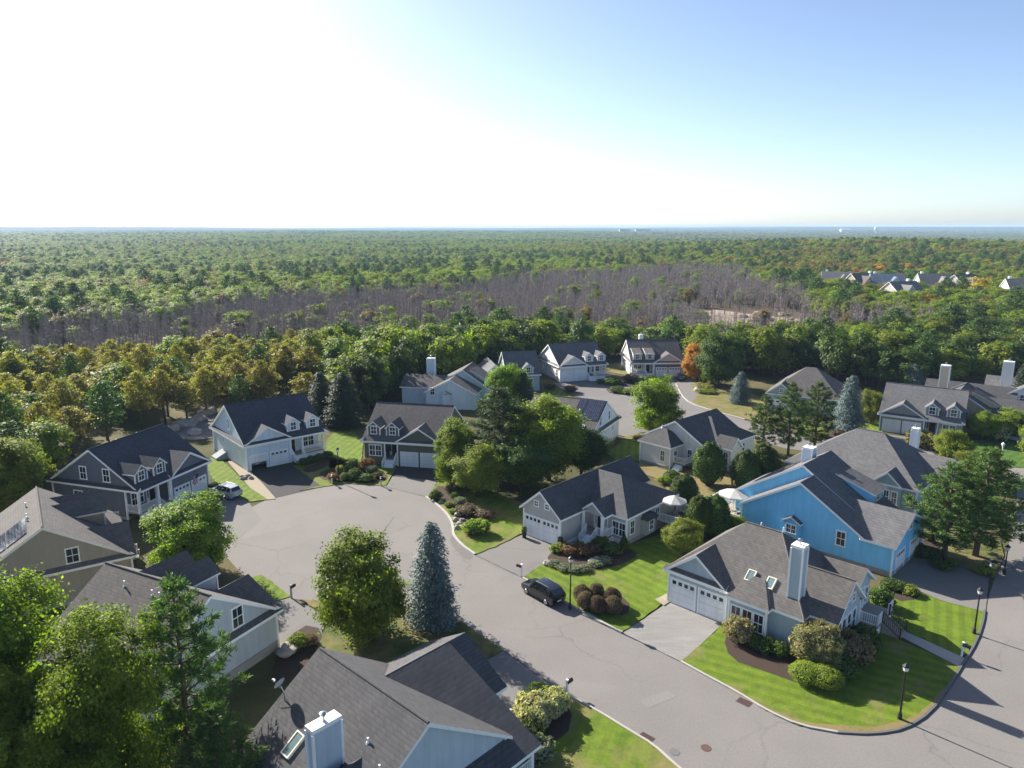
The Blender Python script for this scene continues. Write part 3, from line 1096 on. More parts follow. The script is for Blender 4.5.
def cape(name, org, deg, label, wall, roof, L=12.3, D=13.4, e=3.85, r=8.5, garage='L', shed_dormer=False, doors='lights', porch_z=1.0,
         trim=None, dmat=None, wins_l=(), wins_r=(), wall_r=None, found=.0, dsp=None, open_left=False, openbox=None, flush=False, big_dormers=False):
    """storey-and-a-half house: long roof over everything, front gable over a two-door garage, porch and two dormers beside it"""
    h = House(name, org, deg, label, wall, roof, trim)
    M = (lambda u: u) if garage == 'L' else (lambda u: L - u)
    mm = lambda a, b: tuple(sorted((M(a), M(b))))
    kk = (r - e) / (D / 2 + .4)
    plane = lambda w: e + kk * (w + .4)
    gw = 6.75                                              # garage width
    # upper triangle spans the whole depth; below it the living side steps back behind the porch
    h.gable(0, L, 0, D, e, r, 'u', tri_only=e - .1)
    g0, g1 = mm(.02, gw)
    if openbox:
        a0, a1 = openbox
        h.W.box(g0, a0, .015, .3, -.2, e - .05)
        h.W.box(a1, g1, .015, .3, -.2, e - .05)
        h.W.box(a0, a1, .015, .3, 2.2, e - .05)
        h.W.box(g0, g0 + .2, .3, D - .02, -.2, e - .05)
        h.W.box(g1 - .2, g1, .3, D - .02, -.2, e - .05)
        h.W.box(g0 + .2, g1 - .2, D - .3, D - .02, -.2, e - .05)
        h.W.box(g0 + .2, g1 - .2, 7.0, 7.2, -.2, e - .05)
    else:
        h.W.box(g0, g1, .015, D - .02, -.2, e - .05)
    l0, l1 = mm(gw + .01, L - .02)
    pw = 2.0
    h.W.box(l0, l1, pw, D - .03, -.2, e - .05)
    if flush:
        q0, q1 = mm(gw + 2.0, L - .03)
        h.W.box(q0, q1, .02, pw + .1, -.2, e - .06)
    # front gable over the garage
    fg = House.gable
    u0, u1 = mm(0, gw - .05)
    gr = e + 2.35
    h.n += 1
    P = lambda a, c, z: (c, a, z)
    mid = (u0 + u1) / 2
    wb = .4 + (gr - e) / kk + .1
    oe = .42
    h.R.prism([(u0 - oe, e + .03), (mid, gr), (u1 + oe, e + .03), (u1 + oe, e - .19), (mid, gr - .27), (u0 - oe, e - .19)], P, -.42, wb, 1, side=[0, 0, 1, 1, 1, 1])
    h.W.prism([(u0 + .05, e - .1), (u0 + .05, e + .12), (mid, gr - .16), (u1 - .05, e + .12), (u1 - .05, e - .1)], P, -.02, wb - .4)
    h.pent('f', u0 - .35, u1 + .35, .0, e)
    # gable ends
    h.pent('l', -.4, D + .4, 0.0, e)
    h.pent('r', -.4, D + .4, L, e)
    for u, w in ((g0, 0), (g1, 0), (M(0), D), (M(L), D), (M(L), pw)):
        h.corner(u, w, 0, e - .15)
    h.T.box(-.03, L + .03, -.02, .1, e - .42, e - .2)
    # foundation band
    h.Fd.box(-.05, L + .05, D * .98, D + .05, -.3, .35)
    ex = .035
    h.Fd.box(min(g0, l0) - ex, max(g1, l1) + ex, pw - .02, D + .02, -.3, .3)
    # garage doors
    c = [g0 + (g1 - g0) * .27, g0 + (g1 - g0) * .73]
    for i, x in enumerate(c):
        oh = 1.05 if (open_left and i == 0) else 0
        h.garage_door('f', x, 0, 2.55, 2.15, lights=(doors == 'lights' and not oh), openh=oh)
    # porch: floor, columns, railing, steps, door and a twin window
    m = MB()
    pu0, pu1 = (l0 + .05, l1 - .02) if not flush else mm(gw + .04, gw + 1.98)
    m.box(pu0, pu1, .12, pw + .02, porch_z - .16, porch_z)
    m.box(pu0 + .05, pu1 - .05, .2, .28, .02, porch_z - .17, 1)
    m.build('porch_floor', [WOOD, h.trim], h.root)
    du = gw + 1.15
    if not flush:
        for q in (gw + .12, gw + 2.05, L - .12):
            h.column(M(q), .18, porch_z, e - .2)
        h.railing([(M(gw + 2.05), .18), (M(L - .12), .18)], porch_z)
        h.railing([(M(L - .12), .18), (M(L - .12), pw)], porch_z)
    else:
        h.corner(M(gw + 2.02), .03, .2, e - .15)
        h.corner(M(gw + .0), .03, .2, e - .15)
    h.steps('f', M(du), .14, porch_z, 1.5, 5, .3)
    for q in (gw + .3, gw + 1.95):
        h.railing([(M(q), .1, 0), (M(q), -1.4, -porch_z + .1)], porch_z, .9)
    h.door('f', M(du), pw, porch_z, mat=dmat)
    h.window('f', M(L - 1.75), .02 if flush else pw, porch_z + 1.25, .9, 1.55, twin=True)
    if garage == 'L':
        ds = dsp or (gw + .95, gw + 4.1)
    else:
        ds = dsp or (gw + .95, gw + 3.9)
    for q in ds:
        if big_dormers:
            h.dormer(M(q), 1.4, plane, wd=2.1, wall_h=1.9, rise=1.0)
        else:
            h.dormer(M(q), .65, plane, shed=shed_dormer)
    for (w, z, wd, ht) in wins_l:
        h.window('l', 0, w, z, wd, ht)
    for (w, z, wd, ht) in wins_r:
        h.window('r', L, w, z, wd, ht)
    # back windows
    for q in (2.0, 6.0, 10.0):
        h.window('b', q, D, 1.9, .95, 1.5)
    for q in (.35, .42, .7):
        h.vent(L * q, D / 2 + 1.1, r - kk * 1.1, .45)
    h.ridge_cap((-.3, D / 2, r), (L + .3, D / 2, r))
    h.kk, h.plane, h.M = kk, plane, M
    return h


S_SLATE = siding('slate_blue_siding', (0.14, 0.16, 0.19))
S_TAN = siding('tan_siding', (0.30, 0.255, 0.19))
S_GREY = siding('pale_blue_grey_siding', (0.48, 0.52, 0.56))
S_BLUE = siding('powder_blue_siding', (0.62, 0.72, 0.80))
S_GREEN = siding('grey_green_siding', (0.125, 0.135, 0.105))
S_WHITE = siding('white_siding', (0.78, 0.77, 0.74))
S_OFFW = siding('off_white_siding', (0.74, 0.72, 0.66))
S_LGREY = siding('light_grey_siding', (0.58, 0.56, 0.53))
S_STONE = siding('stone_grey_siding', (0.48, 0.46, 0.435))
S_SKY = siding('sky_blue_siding', (0.23, 0.63, 0.93))
S_TEAL = siding('grey_teal_siding', (0.38, 0.47, 0.48))
S_QGREY = siding('warm_grey_siding', (0.34, 0.315, 0.295))
S_BEIGE = siding('beige_siding', (0.58, 0.49, 0.36))

# --- slate house on the left
A = cape('slate_house', (-44.9, 83.6), 72.5, 'dark slate blue house with white porch and a flag, left of the silver car', S_SLATE, ROOF_D, L=12.0, e=3.95, r=8.6, garage='R',
         wins_l=((4.6, 5.4, .9, 1.5), (8.2, 5.4, .9, 1.5), (9.4, 2.4, 1.2, 1.0)))
A.done()
# --- powder blue house
E_ = cape('powder_blue_house', (-38.65, 102.3), 40.7, 'powder blue house with one garage door half open at the head of the cul-de-sac', S_BLUE, ROOF_D, L=12.3, D=13.5, e=3.9, r=8.8, garage='L',
          wins_l=((6.3, 5.9, .45, 1.5), (2.5, 2.9, .5, .5), (8.8, 2.9, .5, .5)), open_left=True, openbox=(.7, 3.0))
E_.done()
# --- grey green house
Fh = cape('grey_green_house', (-22.17, 105.9), -11.6, 'dark grey-green house with two white garage doors facing the cul-de-sac', S_GREEN, ROOF_G, L=12.0, D=12.6, e=3.75, r=8.1, garage='R', doors='plain', flush=True)
Fh.done()
# --- white house, far
Hh = cape('white_house', (11, 165.2), 20.4, 'white house with blue-grey roof and lit side wall beyond the solar-panelled house', S_WHITE, ROOF_S, L=11.8, D=13, e=3.55, r=7.9, garage='L', doors='plain',
          wins_l=((1.8, 2.0, .7, 1.3), (4.6, 2.0, .7, 1.3), (7.6, 2.0, .7, 1.3), (10.6, 2.0, .7, 1.3)))
Hh.done()
# --- house with two shed dormers
Ih = cape('shed_dormer_house', (28.4, 171.4), 1.7, 'pale house with two long sloping dormers and dark garage front, dark car on its drive', S_LGREY, ROOF_G, L=12.1, D=13.5, e=3.4, r=7.95, garage='R', shed_dormer=True, doors='lights',
          wins_l=((3.0, 2.0, .9, 1.5), (7.5, 3.4, .9, 2.2), (10.8, 2.0, .9, 1.5)))
m = MB()
m.box(5.55, 11.9, -.015, .01, 0, 3.2)
m.build('garage_front', S_SLATE, Ih.root)
Ih.chimney(3.6, 8.2, 6.2, 9.0, .8, .8, WHITE)
Ih.done()
# --- warm grey house
Qh = cape('warm_grey_house', (64.3, 124.3), -33.5, 'warm grey house with two dormers right of the tall blue spruce', S_QGREY, ROOF_S, L=12.2, D=12.9, e=3.1, r=7.5, garage='L', doors='plain', dmat=BRICKR, porch_z=.5, flush=True)
Qh.done()
# --- tan house with solar panels (front turned away)
B = cape('tan_house', (-37.3, 66.9), 124.3, 'tan house with solar panels on its far roof slope at the left edge', S_TAN, ROOF_G, L=12.3, D=13.8, e=3.55, r=8.2, garage='L', trim=CREAM,
         wins_l=((4.85, 4.8, .95, 1.35), (9.8, 1.6, .95, 1.3)), dsp=(7.3, 9.9), big_dormers=True)
for i in range(4):
    for j in range(3):
        k = B.kk
        q = math.sqrt(1 + k * k)
        w1 = 13.8 + .4 - 0.9 - j * 1.75
        za = 3.55 + k * (14.2 - w1) + .1
        P = lambda a, c, z: (a, c, z)
        m = MB()
        m.prism([(w1, za), (w1 - 1.65, za + 1.65 * k), (w1 - 1.65, za + 1.65 * k - .05), (w1, za - .05)], P, 1.0 + i * 1.12, 2.06 + i * 1.12)
        m.build('solar_panel', SOLAR, B.root)
B.done()
# --- pale grey house behind the pines (front turned to the cul-de-sac)
C_ = cape('pale_grey_house', (-19.85, 56.4), 153, 'pale blue-grey house left of the round maple, partly behind the tall pines', S_GREY, ROOF_G, L=11.6, D=13, e=3.5, r=8.0, garage='L',
          wins_l=((4.0, 4.9, .95, 1.6), (9.6, 1.7, .95, 1.4)), dsp=(6.1, 8.8), big_dormers=True)
C_.Fd.box(-.06, .3, -.02, 13.05, -.3, .75)
C_.done()
# --- house with solar panels
J = cape('solar_panel_house', (1.2, 114.3), -27.1, 'pale house with a block of solar panels and a skylight, behind the big tree clump', S_BLUE, ROOF_G, L=12.2, D=13, e=3.4, r=7.6, garage='L', doors='plain', dsp=(1.5, 4.2),
         wins_r=((4.3, 4.9, .7, 1.4), (8.3, 4.9, .7, 1.4), (4.0, 2.0, .7, 1.3), (10.2, 2.3, .5, .6)))
k = J.kk
P = lambda a, c, z: (a, c, z)
for i in range(3):
    for j in range(3):
        w0 = 2.6 + j * 1.32
        za = J.plane(w0) + .1
        m = MB()
        m.prism([(w0, za), (w0 + 1.28, za + 1.28 * k), (w0 + 1.28, za + 1.28 * k - .05), (w0, za - .05)], P, 7.9 + i * 1.42 + (.14 if i else 0), 9.28 + i * 1.42 + (.14 if i else 0))
        m.build('solar_panel', SOLAR, J.root)
J.skylight(10.3, 1.1, J.plane)
J.done()

# --- light grey ranch with the porch (centre)
K = House('ranch_house', (1.4, 80.1), -43, 'light taupe-grey ranch house with dark roof behind the parked black SUV', S_STONE, ROOF_D)
K.roof = shingles('charcoal_shingles', (0.082, 0.082, 0.086))
K.gable(0, 5.4, 0, 17.2, 3.4, 6.0, 'w', oe=.4, og=.42)
K.hip(.4, 10.6, 5.3, 15.4, 3.42, 6.02, (2.7, 10.4), (6.2, 10.4), o=.4)
K.gable(5.5, 8.6, 4.1, 8.0, 3.36, 4.75, 'w', wall=False, oe=.22, og=.5)
K.W.prism([(5.6, 3.2), (7.05, 4.55), (8.5, 3.2)], lambda a, c, z: (c, a, z), 3.9, 8.0)
for x in (.0, 5.4):
    K.corner(x, 0, 0, 3.2)
K.corner(10.6, 5.3, 0, 3.2)
K.T.box(5.35, 5.44, .05, 5.3, .0, .3)
K.T.box(8.6, 10.62, 5.25, 5.36, .0, .55)
K.garage_door('f', 1.42, 0, 2.35, 2.5, lights=True)  # pane row stands in for the header's shadow across both doors
K.garage_door('f', 4.02, 0, 2.35, 2.5, lights=True)
K.window('f', 1.9, 0, 4.25, .55, .55)
K.window('f', 3.5, 0, 4.25, .55, .55)
m = MB()
m.box(5.5, 8.9, 3.6, 5.32, .75, .9)
m.box(5.55, 8.85, 3.65, 5.3, -.1, .75, 1)
m.build('porch_floor', [WOOD, WHITE], K.root)
K.column(5.75, 3.75, .9, 3.3)
K.column(8.4, 3.75, .9, 3.3)
K.railing([(5.6, 3.7), (6.2, 3.7)], .9)
K.railing([(7.7, 3.7), (8.85, 3.7), (8.85, 5.2)], .9)
K.railing([(6.2, 3.65, 0), (6.2, 2.5, -.8)], .9)
K.railing([(7.7, 3.65, 0), (7.7, 2.5, -.8)], .9)
K.steps('f', 6.95, 3.62, .9, 1.4, 4, .28)
K.door('f', 7.1, 5.3, .9, mat=DARK)
K.window('f', 9.6, 5.3, 1.75, .85, 1.5, twin=True)
K.window('r', 10.6, 6.4, 1.9, .7, 1.5)
m = MB()                                                   # bay on the right wall
m.box(10.5, 11.35, 8.3, 10.1, .5, 2.35)
m.prism([(8.1, 2.3), (10.3, 2.3), (9.9, 2.9), (8.5, 2.9)], lambda a, c, z: (a, c, z), 10.55, 11.6, 1)
bay = m.build('bay', [S_STONE, K.roof], K.root)
K.window('r', 11.35, 9.2, 1.55, .7, 1.1, parent=bay)
K.window('r', 10.6, 11.6, 2.0, .8, 1.5)
K.Fd.box(10.55, 10.66, 5.4, 15.3, -.2, .45)
for y in (12.2, 14.0):
    K.vent(1.2, y, 4.6, .5)
K.ridge_cap((2.7, -.3, 6.0), (2.7, 17.5, 6.0))
m = MB()                                                   # rear deck
m.box(10.75, 14.2, 11.4, 15.8, 1.15, 1.3)
for a, b in ((14.1, 11.5), (14.1, 13.6), (14.1, 15.7), (12.4, 11.5), (12.4, 15.7)):
    m.box(a - .08, a + .08, b - .08, b + .08, -.1, 1.15)
dk = m.build('deck', WOOD, K.root)
K.railing([(10.8, 11.45), (14.15, 11.45), (14.15, 15.75), (10.8, 15.75)], 1.3, parent=dk)
K.done()

# --- white ranch
L_ = House('white_ranch_house', (19.5, 107.2), -47, 'white ranch house with a dark hipped roof behind the tall rounded hedge tree', S_OFFW, K.roof)
L_.hip(0, 5.4, 0, 4.6, 3.4, 5.3, (2.3, 2.4), (3.0, 2.4), o=.35)
L_.gable(-1.4, 9.8, 3.0, 13.6, 3.4, 6.7, 'w', oe=.35, og=.35)
L_.hip(1.6, 10.2, 5.4, 15.2, 3.42, 6.25, (4.2, 10.3), (5.6, 10.3), o=.35)
L_.gable(9.6, 12.0, 5.6, 8.2, 3.38, 4.9, 'u', oe=.25, og=.35)
for (x, y) in ((0, 0), (5.4, 0), (9.8, 3.0), (10.2, 15.2)):
    L_.corner(x, y, 0, 3.2, .07)
L_.window('f', 4.1, 0, 1.8, .7, 1.5)
L_.window('r', 5.4, 1.3, 1.8, .7, 1.5)
L_.window('f', 6.8, 3.0, 1.9, .7, 1.5)
L_.window('f', 11.2, 5.6, 1.9, .7, 1.6)
L_.window('r', 10.2, 12.2, 1.9, .7, 1.5)
L_.door('r', 5.4, 3.6, .9, wd=.9, sides=False)
m = MB()
m.box(5.45, 7.3, .9, 2.9, .75, .9)
L_st = m.build('landing', WOOD, L_.root)
L_.railing([(5.5, .95), (7.25, .95), (7.25, 2.8)], .9, parent=L_st)
L_.steps('f', 6.4, .9, .9, 1.2, 4, .28)
L_.Fd.box(-.05, 5.45, -.05, 3.0, -.3, .35)
L_.vent(2.0, 2.6, 5.2, .4)
L_.done()

# --- blue-grey corner house
P_ = House('corner_house', (14.9, 64.3), -44, 'pale blue-grey house on the street corner with a tall square chimney and two skylights', S_BLUE, ROOF_G)
P_.wall = siding('misty_blue_siding', (0.44, 0.53, 0.57))
pl = lambda w: 3.4 + .72 * (w + .45)
P_.hip(0, 12.6, 0, 11.4, 3.4, 7.7, (4.6, 5.7), (8.1, 5.7), o=.45)
P_.gable(.25, 5.6, -.06, 4.5, 3.42, 5.85, 'w', oe=.5, og=.4, tri_only=3.3)
P_.pent('f', -.4, 6.05, -.02, 3.4)
P_.gable(8.0, 15.0, 1.1, 6.7, 3.42, 6.15, 'u', oe=.4, og=.4)
P_.gable(9.0, 14.4, 6.0, 11.1, 3.38, 5.4, 'u', oe=.35, og=.4)
# the bay with the triple window
P_.hip(6.6, 10.0, -.75, 3.0, 3.36, 4.9, (7.8, 1.2), (8.8, 1.2), o=.3)
for x, y in ((0, 0), (5.95, 0), (12.6, 0), (6.6, -.75), (10.0, -.75), (15, 1.1), (15, 6.7)):
    P_.corner(x, y, 0, 3.2)
P_.T.box(-.04, 12.64, -.04, .03, 2.98, 3.15)
P_.T.box(5.9, 12.64, -.06, .03, .0, .34)
P_.T.box(6.55, 10.05, -.81, -.72, .0, .3)
P_.garage_door('f', 1.55, 0, 2.5, 2.5)  # pane row draws the dark line under the header on both doors
P_.garage_door('f', 4.5, 0, 2.5, 2.5)
P_.window('f', 7.25, -.75, 1.75, .8, 1.6)
P_.window('f', 8.3, -.75, 1.75, .8, 1.6)
P_.window('f', 9.35, -.75, 1.75, .8, 1.6)
for i, y in enumerate((2.0, 3.1, 4.25, 5.4)):
    P_.window('r', 15.0, y, 1.9, .72, 1.9, grid=False)
for y, z in ((2.9, 4.2), (3.9, 4.6), (4.9, 4.2)):
    P_.window('r', 15.0, y, z, .55, .62, grid=False)
P_.door('r', 14.4, 8.6, 1.1, mat=DARK)
P_.window('r', 14.4, 10.1, 2.2, .7, 1.4)
m = MB()
m.box(14.45, 16.6, 6.9, 10.9, .95, 1.1)
m.box(14.5, 16.5, 7.0, 10.8, -.1, .95, 1)
pf = m.build('porch_floor', [WOOD, WHITE], P_.root)
STAIN = plain('dark_stained_wood', (0.075, 0.055, 0.042), 0.7, var=.3, scale=6)
P_.railing([(16.5, 10.8), (16.5, 9.9)], 1.1)
P_.railing([(16.5, 8.0), (16.5, 6.95), (15.1, 6.95)], 1.1)
P_.steps('r', 16.6, 8.95, 1.1, 1.7, 5, .3, mat=WOOD)
for y in (8.05, 9.85):
    P_.railing([(16.6, y, 0), (18.1, y, -1.0)], 1.1, mat=STAIN)
P_.chimney(11.5, 1.3, 3.6, 9.0, .95, .95, P_.wall)
P_.skylight(7.41, 1.35, pl)
P_.skylight(9.26, 1.3, pl)
for u, w in ((5.4, 7.2), (7.4, 7.6)):
    P_.vent(u, w, 6.9, .5)
P_.ridge_cap((4.6, 5.7, 7.7), (8.1, 5.7, 7.7))
P_.ridge_cap((8.1, 5.7, 7.7), (13.05, -.45, 3.4))
P_.ridge_cap((8.5, 3.9, 6.15), (15.4, 3.9, 6.15))
P_.Fd.box(14.95, 15.05, 1.2, 6.6, -.2, .5)
P_.done()

# --- sky-blue house and the one joined behind it
Nh = House('sky_blue_house', (38.6, 69.2), -45, 'bright sky-blue house with a plain gable wall and white patio umbrella on its deck', S_SKY, ROOF_S)
Nh.gable(-16.6, -3.1, 0, 5.2, 3.4, 7.75, 'w', oe=.35, og=.3, mid=-9.85)
Nh.gable(-19.2, -3.15, 3.4, 10.6, 3.42, 8.68, 'w', oe=.35, og=.3, mid=-11.2)
Nh.W.prism([(.03, -.2), (.03, 3.5), (4.9, 5.4), (9.78, 3.5), (9.78, -.2)], lambda a, c, z: (a, c, z), -3.3, -.02)
vv = [(-3.2, -.36, 3.38), (.36, -.36, 3.38), (.36, 4.9, 5.6), (-6.6, 4.9, 5.6), (-3.2, 10.16, 3.38), (.36, 10.16, 3.38)]
Nh.R.add(vv + [(x, y, z - .22) for x, y, z in vv], [(0, 1, 2, 3), (3, 2, 5, 4), (6, 7, 8, 9), (9, 8, 11, 10), (0, 1, 7, 6), (1, 2, 8, 7), (2, 5, 11, 8), (5, 4, 10, 11), (4, 3, 9, 10), (3, 0, 6, 9)], [0, 0, 1, 1, 1, 1, 1, 1, 1, 1])
# shed dormer on the slope towards the garage
m = MB()
zr = lambda u: 3.42 + (8.68 - 3.42) / (-2.8 + 11.2) * (-2.8 - u)
m.prism([(-8.6, zr(-8.6)), (-4.7, 5.75), (-4.7, zr(-4.7) - .2), (-8.6, zr(-8.6) - .4)], lambda a, c, z: (c, a, z), 7.0, 10.3, 0)
m.prism([(-8.9, zr(-8.9) + .08), (-4.4, 5.85), (-4.4, 5.68), (-8.9, zr(-8.9) - .1)], lambda a, c, z: (c, a, z), 6.8, 10.5, 2, side=[1, 2, 2, 2])
dm = m.build('dormer', [Nh.wall, Nh.roof, WHITE], Nh.root)
Nh.window('r', -4.7, 8.6, 5.15, .9, .7, parent=dm)
Nh.T.box(-.08, .08, -.08, .08, 0, 3.2)
Nh.T.box(-16.68, -16.5, -.08, .1, .3, 3.2)
Nh.Fd.box(-16.5, .04, -.05, .1, -.3, .55)
Nh.Fd.box(-.1, .05, .1, 9.7, -.3, .4)
Nh.window('f', -5.2, 0, 2.6, .85, 1.5)
m = MB()                                                   # small gabled bump-out on the long wall
m.box(-11.3, -9.5, -.55, .1, .6, 3.1)
m.prism([(-11.5, 3.1), (-10.4, 3.75), (-9.3, 3.1), (-9.3, 2.95), (-10.4, 3.6), (-11.5, 2.95)], lambda a, c, z: (c, a, z), -.75, .1, 2, side=[1, 1, 2, 2, 2, 2])
m.prism([(-11.3, 3.05), (-10.4, 3.6), (-9.5, 3.05)], lambda a, c, z: (c, a, z), -.54, .05, 0)
bo = m.build('bay', [Nh.wall, Nh.roof, WHITE], Nh.root)
Nh.window('f', -10.4, -.55, 2.3, .5, .9, twin=True, parent=bo)
Nh.garage_door('r', 0, 2.4, 2.5, 2.15)
Nh.garage_door('r', 0, 6.8, 2.5, 2.15)
Nh.window('r', 0, 4.9, 4.3, .7, .9)
Nh.chimney(-12.6, 8.0, 6.5, 9.4, 1.1, 1.1, S_BLUE)
for i in range(4):
    k0 = (8.68 - 3.42) / (19.55 - 11.2)
    m = MB()
    w0 = 4.3 + i * 1.5
    m.prism([(-17.6, 3.42 + k0 * 1.95 + .1), (-14.2, 3.42 + k0 * 5.35 + .1), (-14.2, 3.42 + k0 * 5.35 + .05), (-17.6, 3.42 + k0 * 1.95 + .05)], lambda a, c, z: (c, a, z), w0, w0 + 1.4)
    m.build('solar_panel', SOLAR, Nh.root)
m = MB()
m.box(-22.6, -16.7, -.2, 5.4, .75, .9)
for a in (-22.5, -19.6):
    for b in (-.1, 2.6, 5.3):
        m.box(a - .08, a + .08, b - .08, b + .08, -.1, .75)
dk2 = m.build('deck', WOOD, Nh.root)
Nh.railing([(-16.8, -.15), (-22.5, -.15), (-22.5, 5.3), (-19.6, 5.3)], .9, parent=dk2)
Nh.ridge_cap((-9.85, -.2, 7.75), (-9.85, 5, 7.75))
Nh.done()

O_ = House('grey_roofed_house', (38.6, 69.2), -45, 'grey-roofed house with pale teal walls and slim chimney just behind the sky-blue house', S_TEAL, ROOF_S)
O_.hip(-20, -3.6, 19.3, 32.6, 3.4, 8.0, (-13.6, 26), (-10.2, 26), o=.4)
O_.gable(-8.6, -5.3, 18.9, 22.5, 3.42, 5.1, 'w', oe=.25, og=.35)
O_.gable(-8, -2.4, 24.5, 32.0, 3.38, 5.7, 'u', oe=.35, og=.35)
O_.window('f', -7.9, 18.9, 1.8, .55, 1.6)
O_.window('f', -6.95, 18.9, 1.8, .55, 1.6)
O_.window('f', -6.0, 18.9, 1.8, .55, 1.6)
O_.window('f', -4.3, 19.3, 1.8, .6, 1.5)
O_.window('r', -2.4, 28.2, 1.8, .9, 1.5)
O_.chimney(-7.6, 30.4, 4.6, 8.3, .8, .8, WHITE)
O_.corner(-3.6, 19.3, 0, 3.2)
O_.ridge_cap((-13.6, 26, 8.0), (-10.2, 26, 8.0))
O_.done()

# --- hipped house behind the three pines
M_ = House('hip_roof_house', (50, 139.5), -30, 'pale teal house with a tall hipped roof showing above the three pines', S_TEAL, ROOF_G)
M_.hip(0, 12.6, 0, 13, 3.4, 8.0, (5.6, 6.4), (7.4, 6.4), o=.4)
M_.gable(-.2, 4.8, -.3, 5, 3.42, 5.6, 'w', oe=.4, og=.4)
M_.window('f', 2.3, -.3, 4.1, .6, .6)
M_.garage_door('f', 2.3, -.3, 4.0, 2.15)
M_.window('f', 10.9, 0, 1.9, .9, 1.6, twin=True)
M_.corner(12.6, 0, 0, 3.2)
M_.done()

# --- pale blue pair at the back
G_ = House('gabled_blue_house', (-15.4, 140.5), -10, 'pale blue house with a square white chimney and broad gable behind the grey-green house', S_BLUE, ROOF_G)
G_.gable(-1.6, 8.4, 0, 5.5, 3.2, 5.9, 'w', oe=.35, og=.35, mid=3.4)
G_.gable(-1.5, 9.65, 5.0, 13.5, 3.42, 7.0, 'w', oe=.35, og=.35, mid=4.8)
G_.gable(-7.2, 1.0, 2.2, 9.5, 3.7, 5.6, 'u', oe=.35, og=.35)
G_.window('f', -.2, 0, 3.4, .8, 1.2)
m = MB()
m.box(1.8, 3.4, -.5, .1, .6, 3.0)
m.prism([(1.5, 2.95), (2.6, 3.6), (3.7, 2.95), (3.7, 2.8), (2.6, 3.42), (1.5, 2.8)], lambda a, c, z: (c, a, z), -.7, .1, 2, side=[1, 1, 2, 2, 2, 2])
m.build('bay', [G_.wall, G_.roof, WHITE], G_.root)
G_.chimney(-2.6, 7.8, 5.0, 8.6, 1.5, .9, S_BLUE)
m = MB()
m.prism([(9.5, 4.6), (6.2, 6.4), (6.2, 5.6), (9.5, 3.6)], lambda a, c, z: (c, a, z), 6.5, 11.5, 0)
m.prism([(9.7, 4.62), (6.0, 6.6), (6.0, 6.45), (9.7, 4.45)], lambda a, c, z: (c, a, z), 6.3, 11.7, 2, side=[1, 2, 2, 2])
m.build('dormer', [G_.wall, G_.roof, WHITE], G_.root)
G_.done()
G2 = House('teal_gable_house', (-6.8, 152.5), 12, 'grey-teal house with a front gable half hidden by the bright maple in the back row', S_TEAL, ROOF_S)
G2.gable(0, 6.4, -.5, 9, 3.4, 6.5, 'w', oe=.35, og=.35)
G2.gable(6.3, 13.4, 1.5, 11.5, 3.6, 8.0, 'u', oe=.35, og=.35)
G2.dormer(10.9, 1.5, lambda w: 3.6 + (8.0 - 3.6) / 5.35 * (w - 1.15), wd=2.1)
G2.window('f', 9.0, 1.5, 1.9, .9, 1.5)
G2.window('f', 11.4, 1.5, 1.9, .9, 1.5)
G2.done()

# --- big roof at the bottom of the picture
D_ = House('big_roofed_house', (-1.2, 47.9), -43, 'house with a huge grey roof, broad white chimney and dish at the bottom edge', siding('ice_blue_siding', (0.52, 0.60, 0.66)), ROOF_G)
D_.roof = shingles('heather_grey_shingles', (0.080, 0.080, 0.084))
D_.gable(-5.6, 4.95, -17.2, -4.2, 2.9, 7.65, 'u', oe=.4, og=.3)
D_.gable(-6.2, 1.45, -9.0, -1.1, 3.35, 5.85, 'w', oe=.4, og=.4)
D_.gable(-6.2, 6.1, -9.0, -2.7, 2.15, 5.8, 'w', oe=.4, og=.3, mid=-2.25, wall=False)
D_.W.box(1.0, 4.4, -5.4, -2.95, -.2, 2.9)
for y in (-5.3, -2.95):
    D_.column(6.1, y, .3, 2.12)
m = MB()
m.box(4.45, 6.3, -5.5, -2.8, .1, .3)
m.build('porch_floor', WOOD, D_.root)
D_.railing([(6.15, -5.3), (6.15, -2.9)], .3)
D_.railing([(4.5, -5.35), (6.15, -5.35)], .3)
D_.garage_door('b', -3.9, -1.1, 2.45, 2.15)
D_.garage_door('b', -1.0, -1.1, 2.45, 2.15)
D_.window('r', 4.95, -12.5, 1.9, .95, 1.5)
D_.corner(1.45, -1.1, 0, 3.2)
D_.corner(4.95, -4.2, 0, 2.9)
kd = (7.65 - 2.9) / 6.9
pD = lambda w: 2.9 + kd * (w + 17.6)
D_.chimney(1.45, -15.1, 2.0, 8.25, .62, 1.75, D_.wall)
D_.skylight(-2.2, -15.0, pD, .8, 1.5)
D_.vent(4.4, -13.6, pD(-13.6), .55)
D_.vent(2.4, -12.9, pD(-12.9), .3)
D_.gable(1.2, 4.2, -17.4, -13.2, 4.4, 5.7, 'w', oe=.2, og=.1)
D_.ridge_cap((-5.8, -10.7, 7.65), (5.2, -10.7, 7.65))
D_.done()

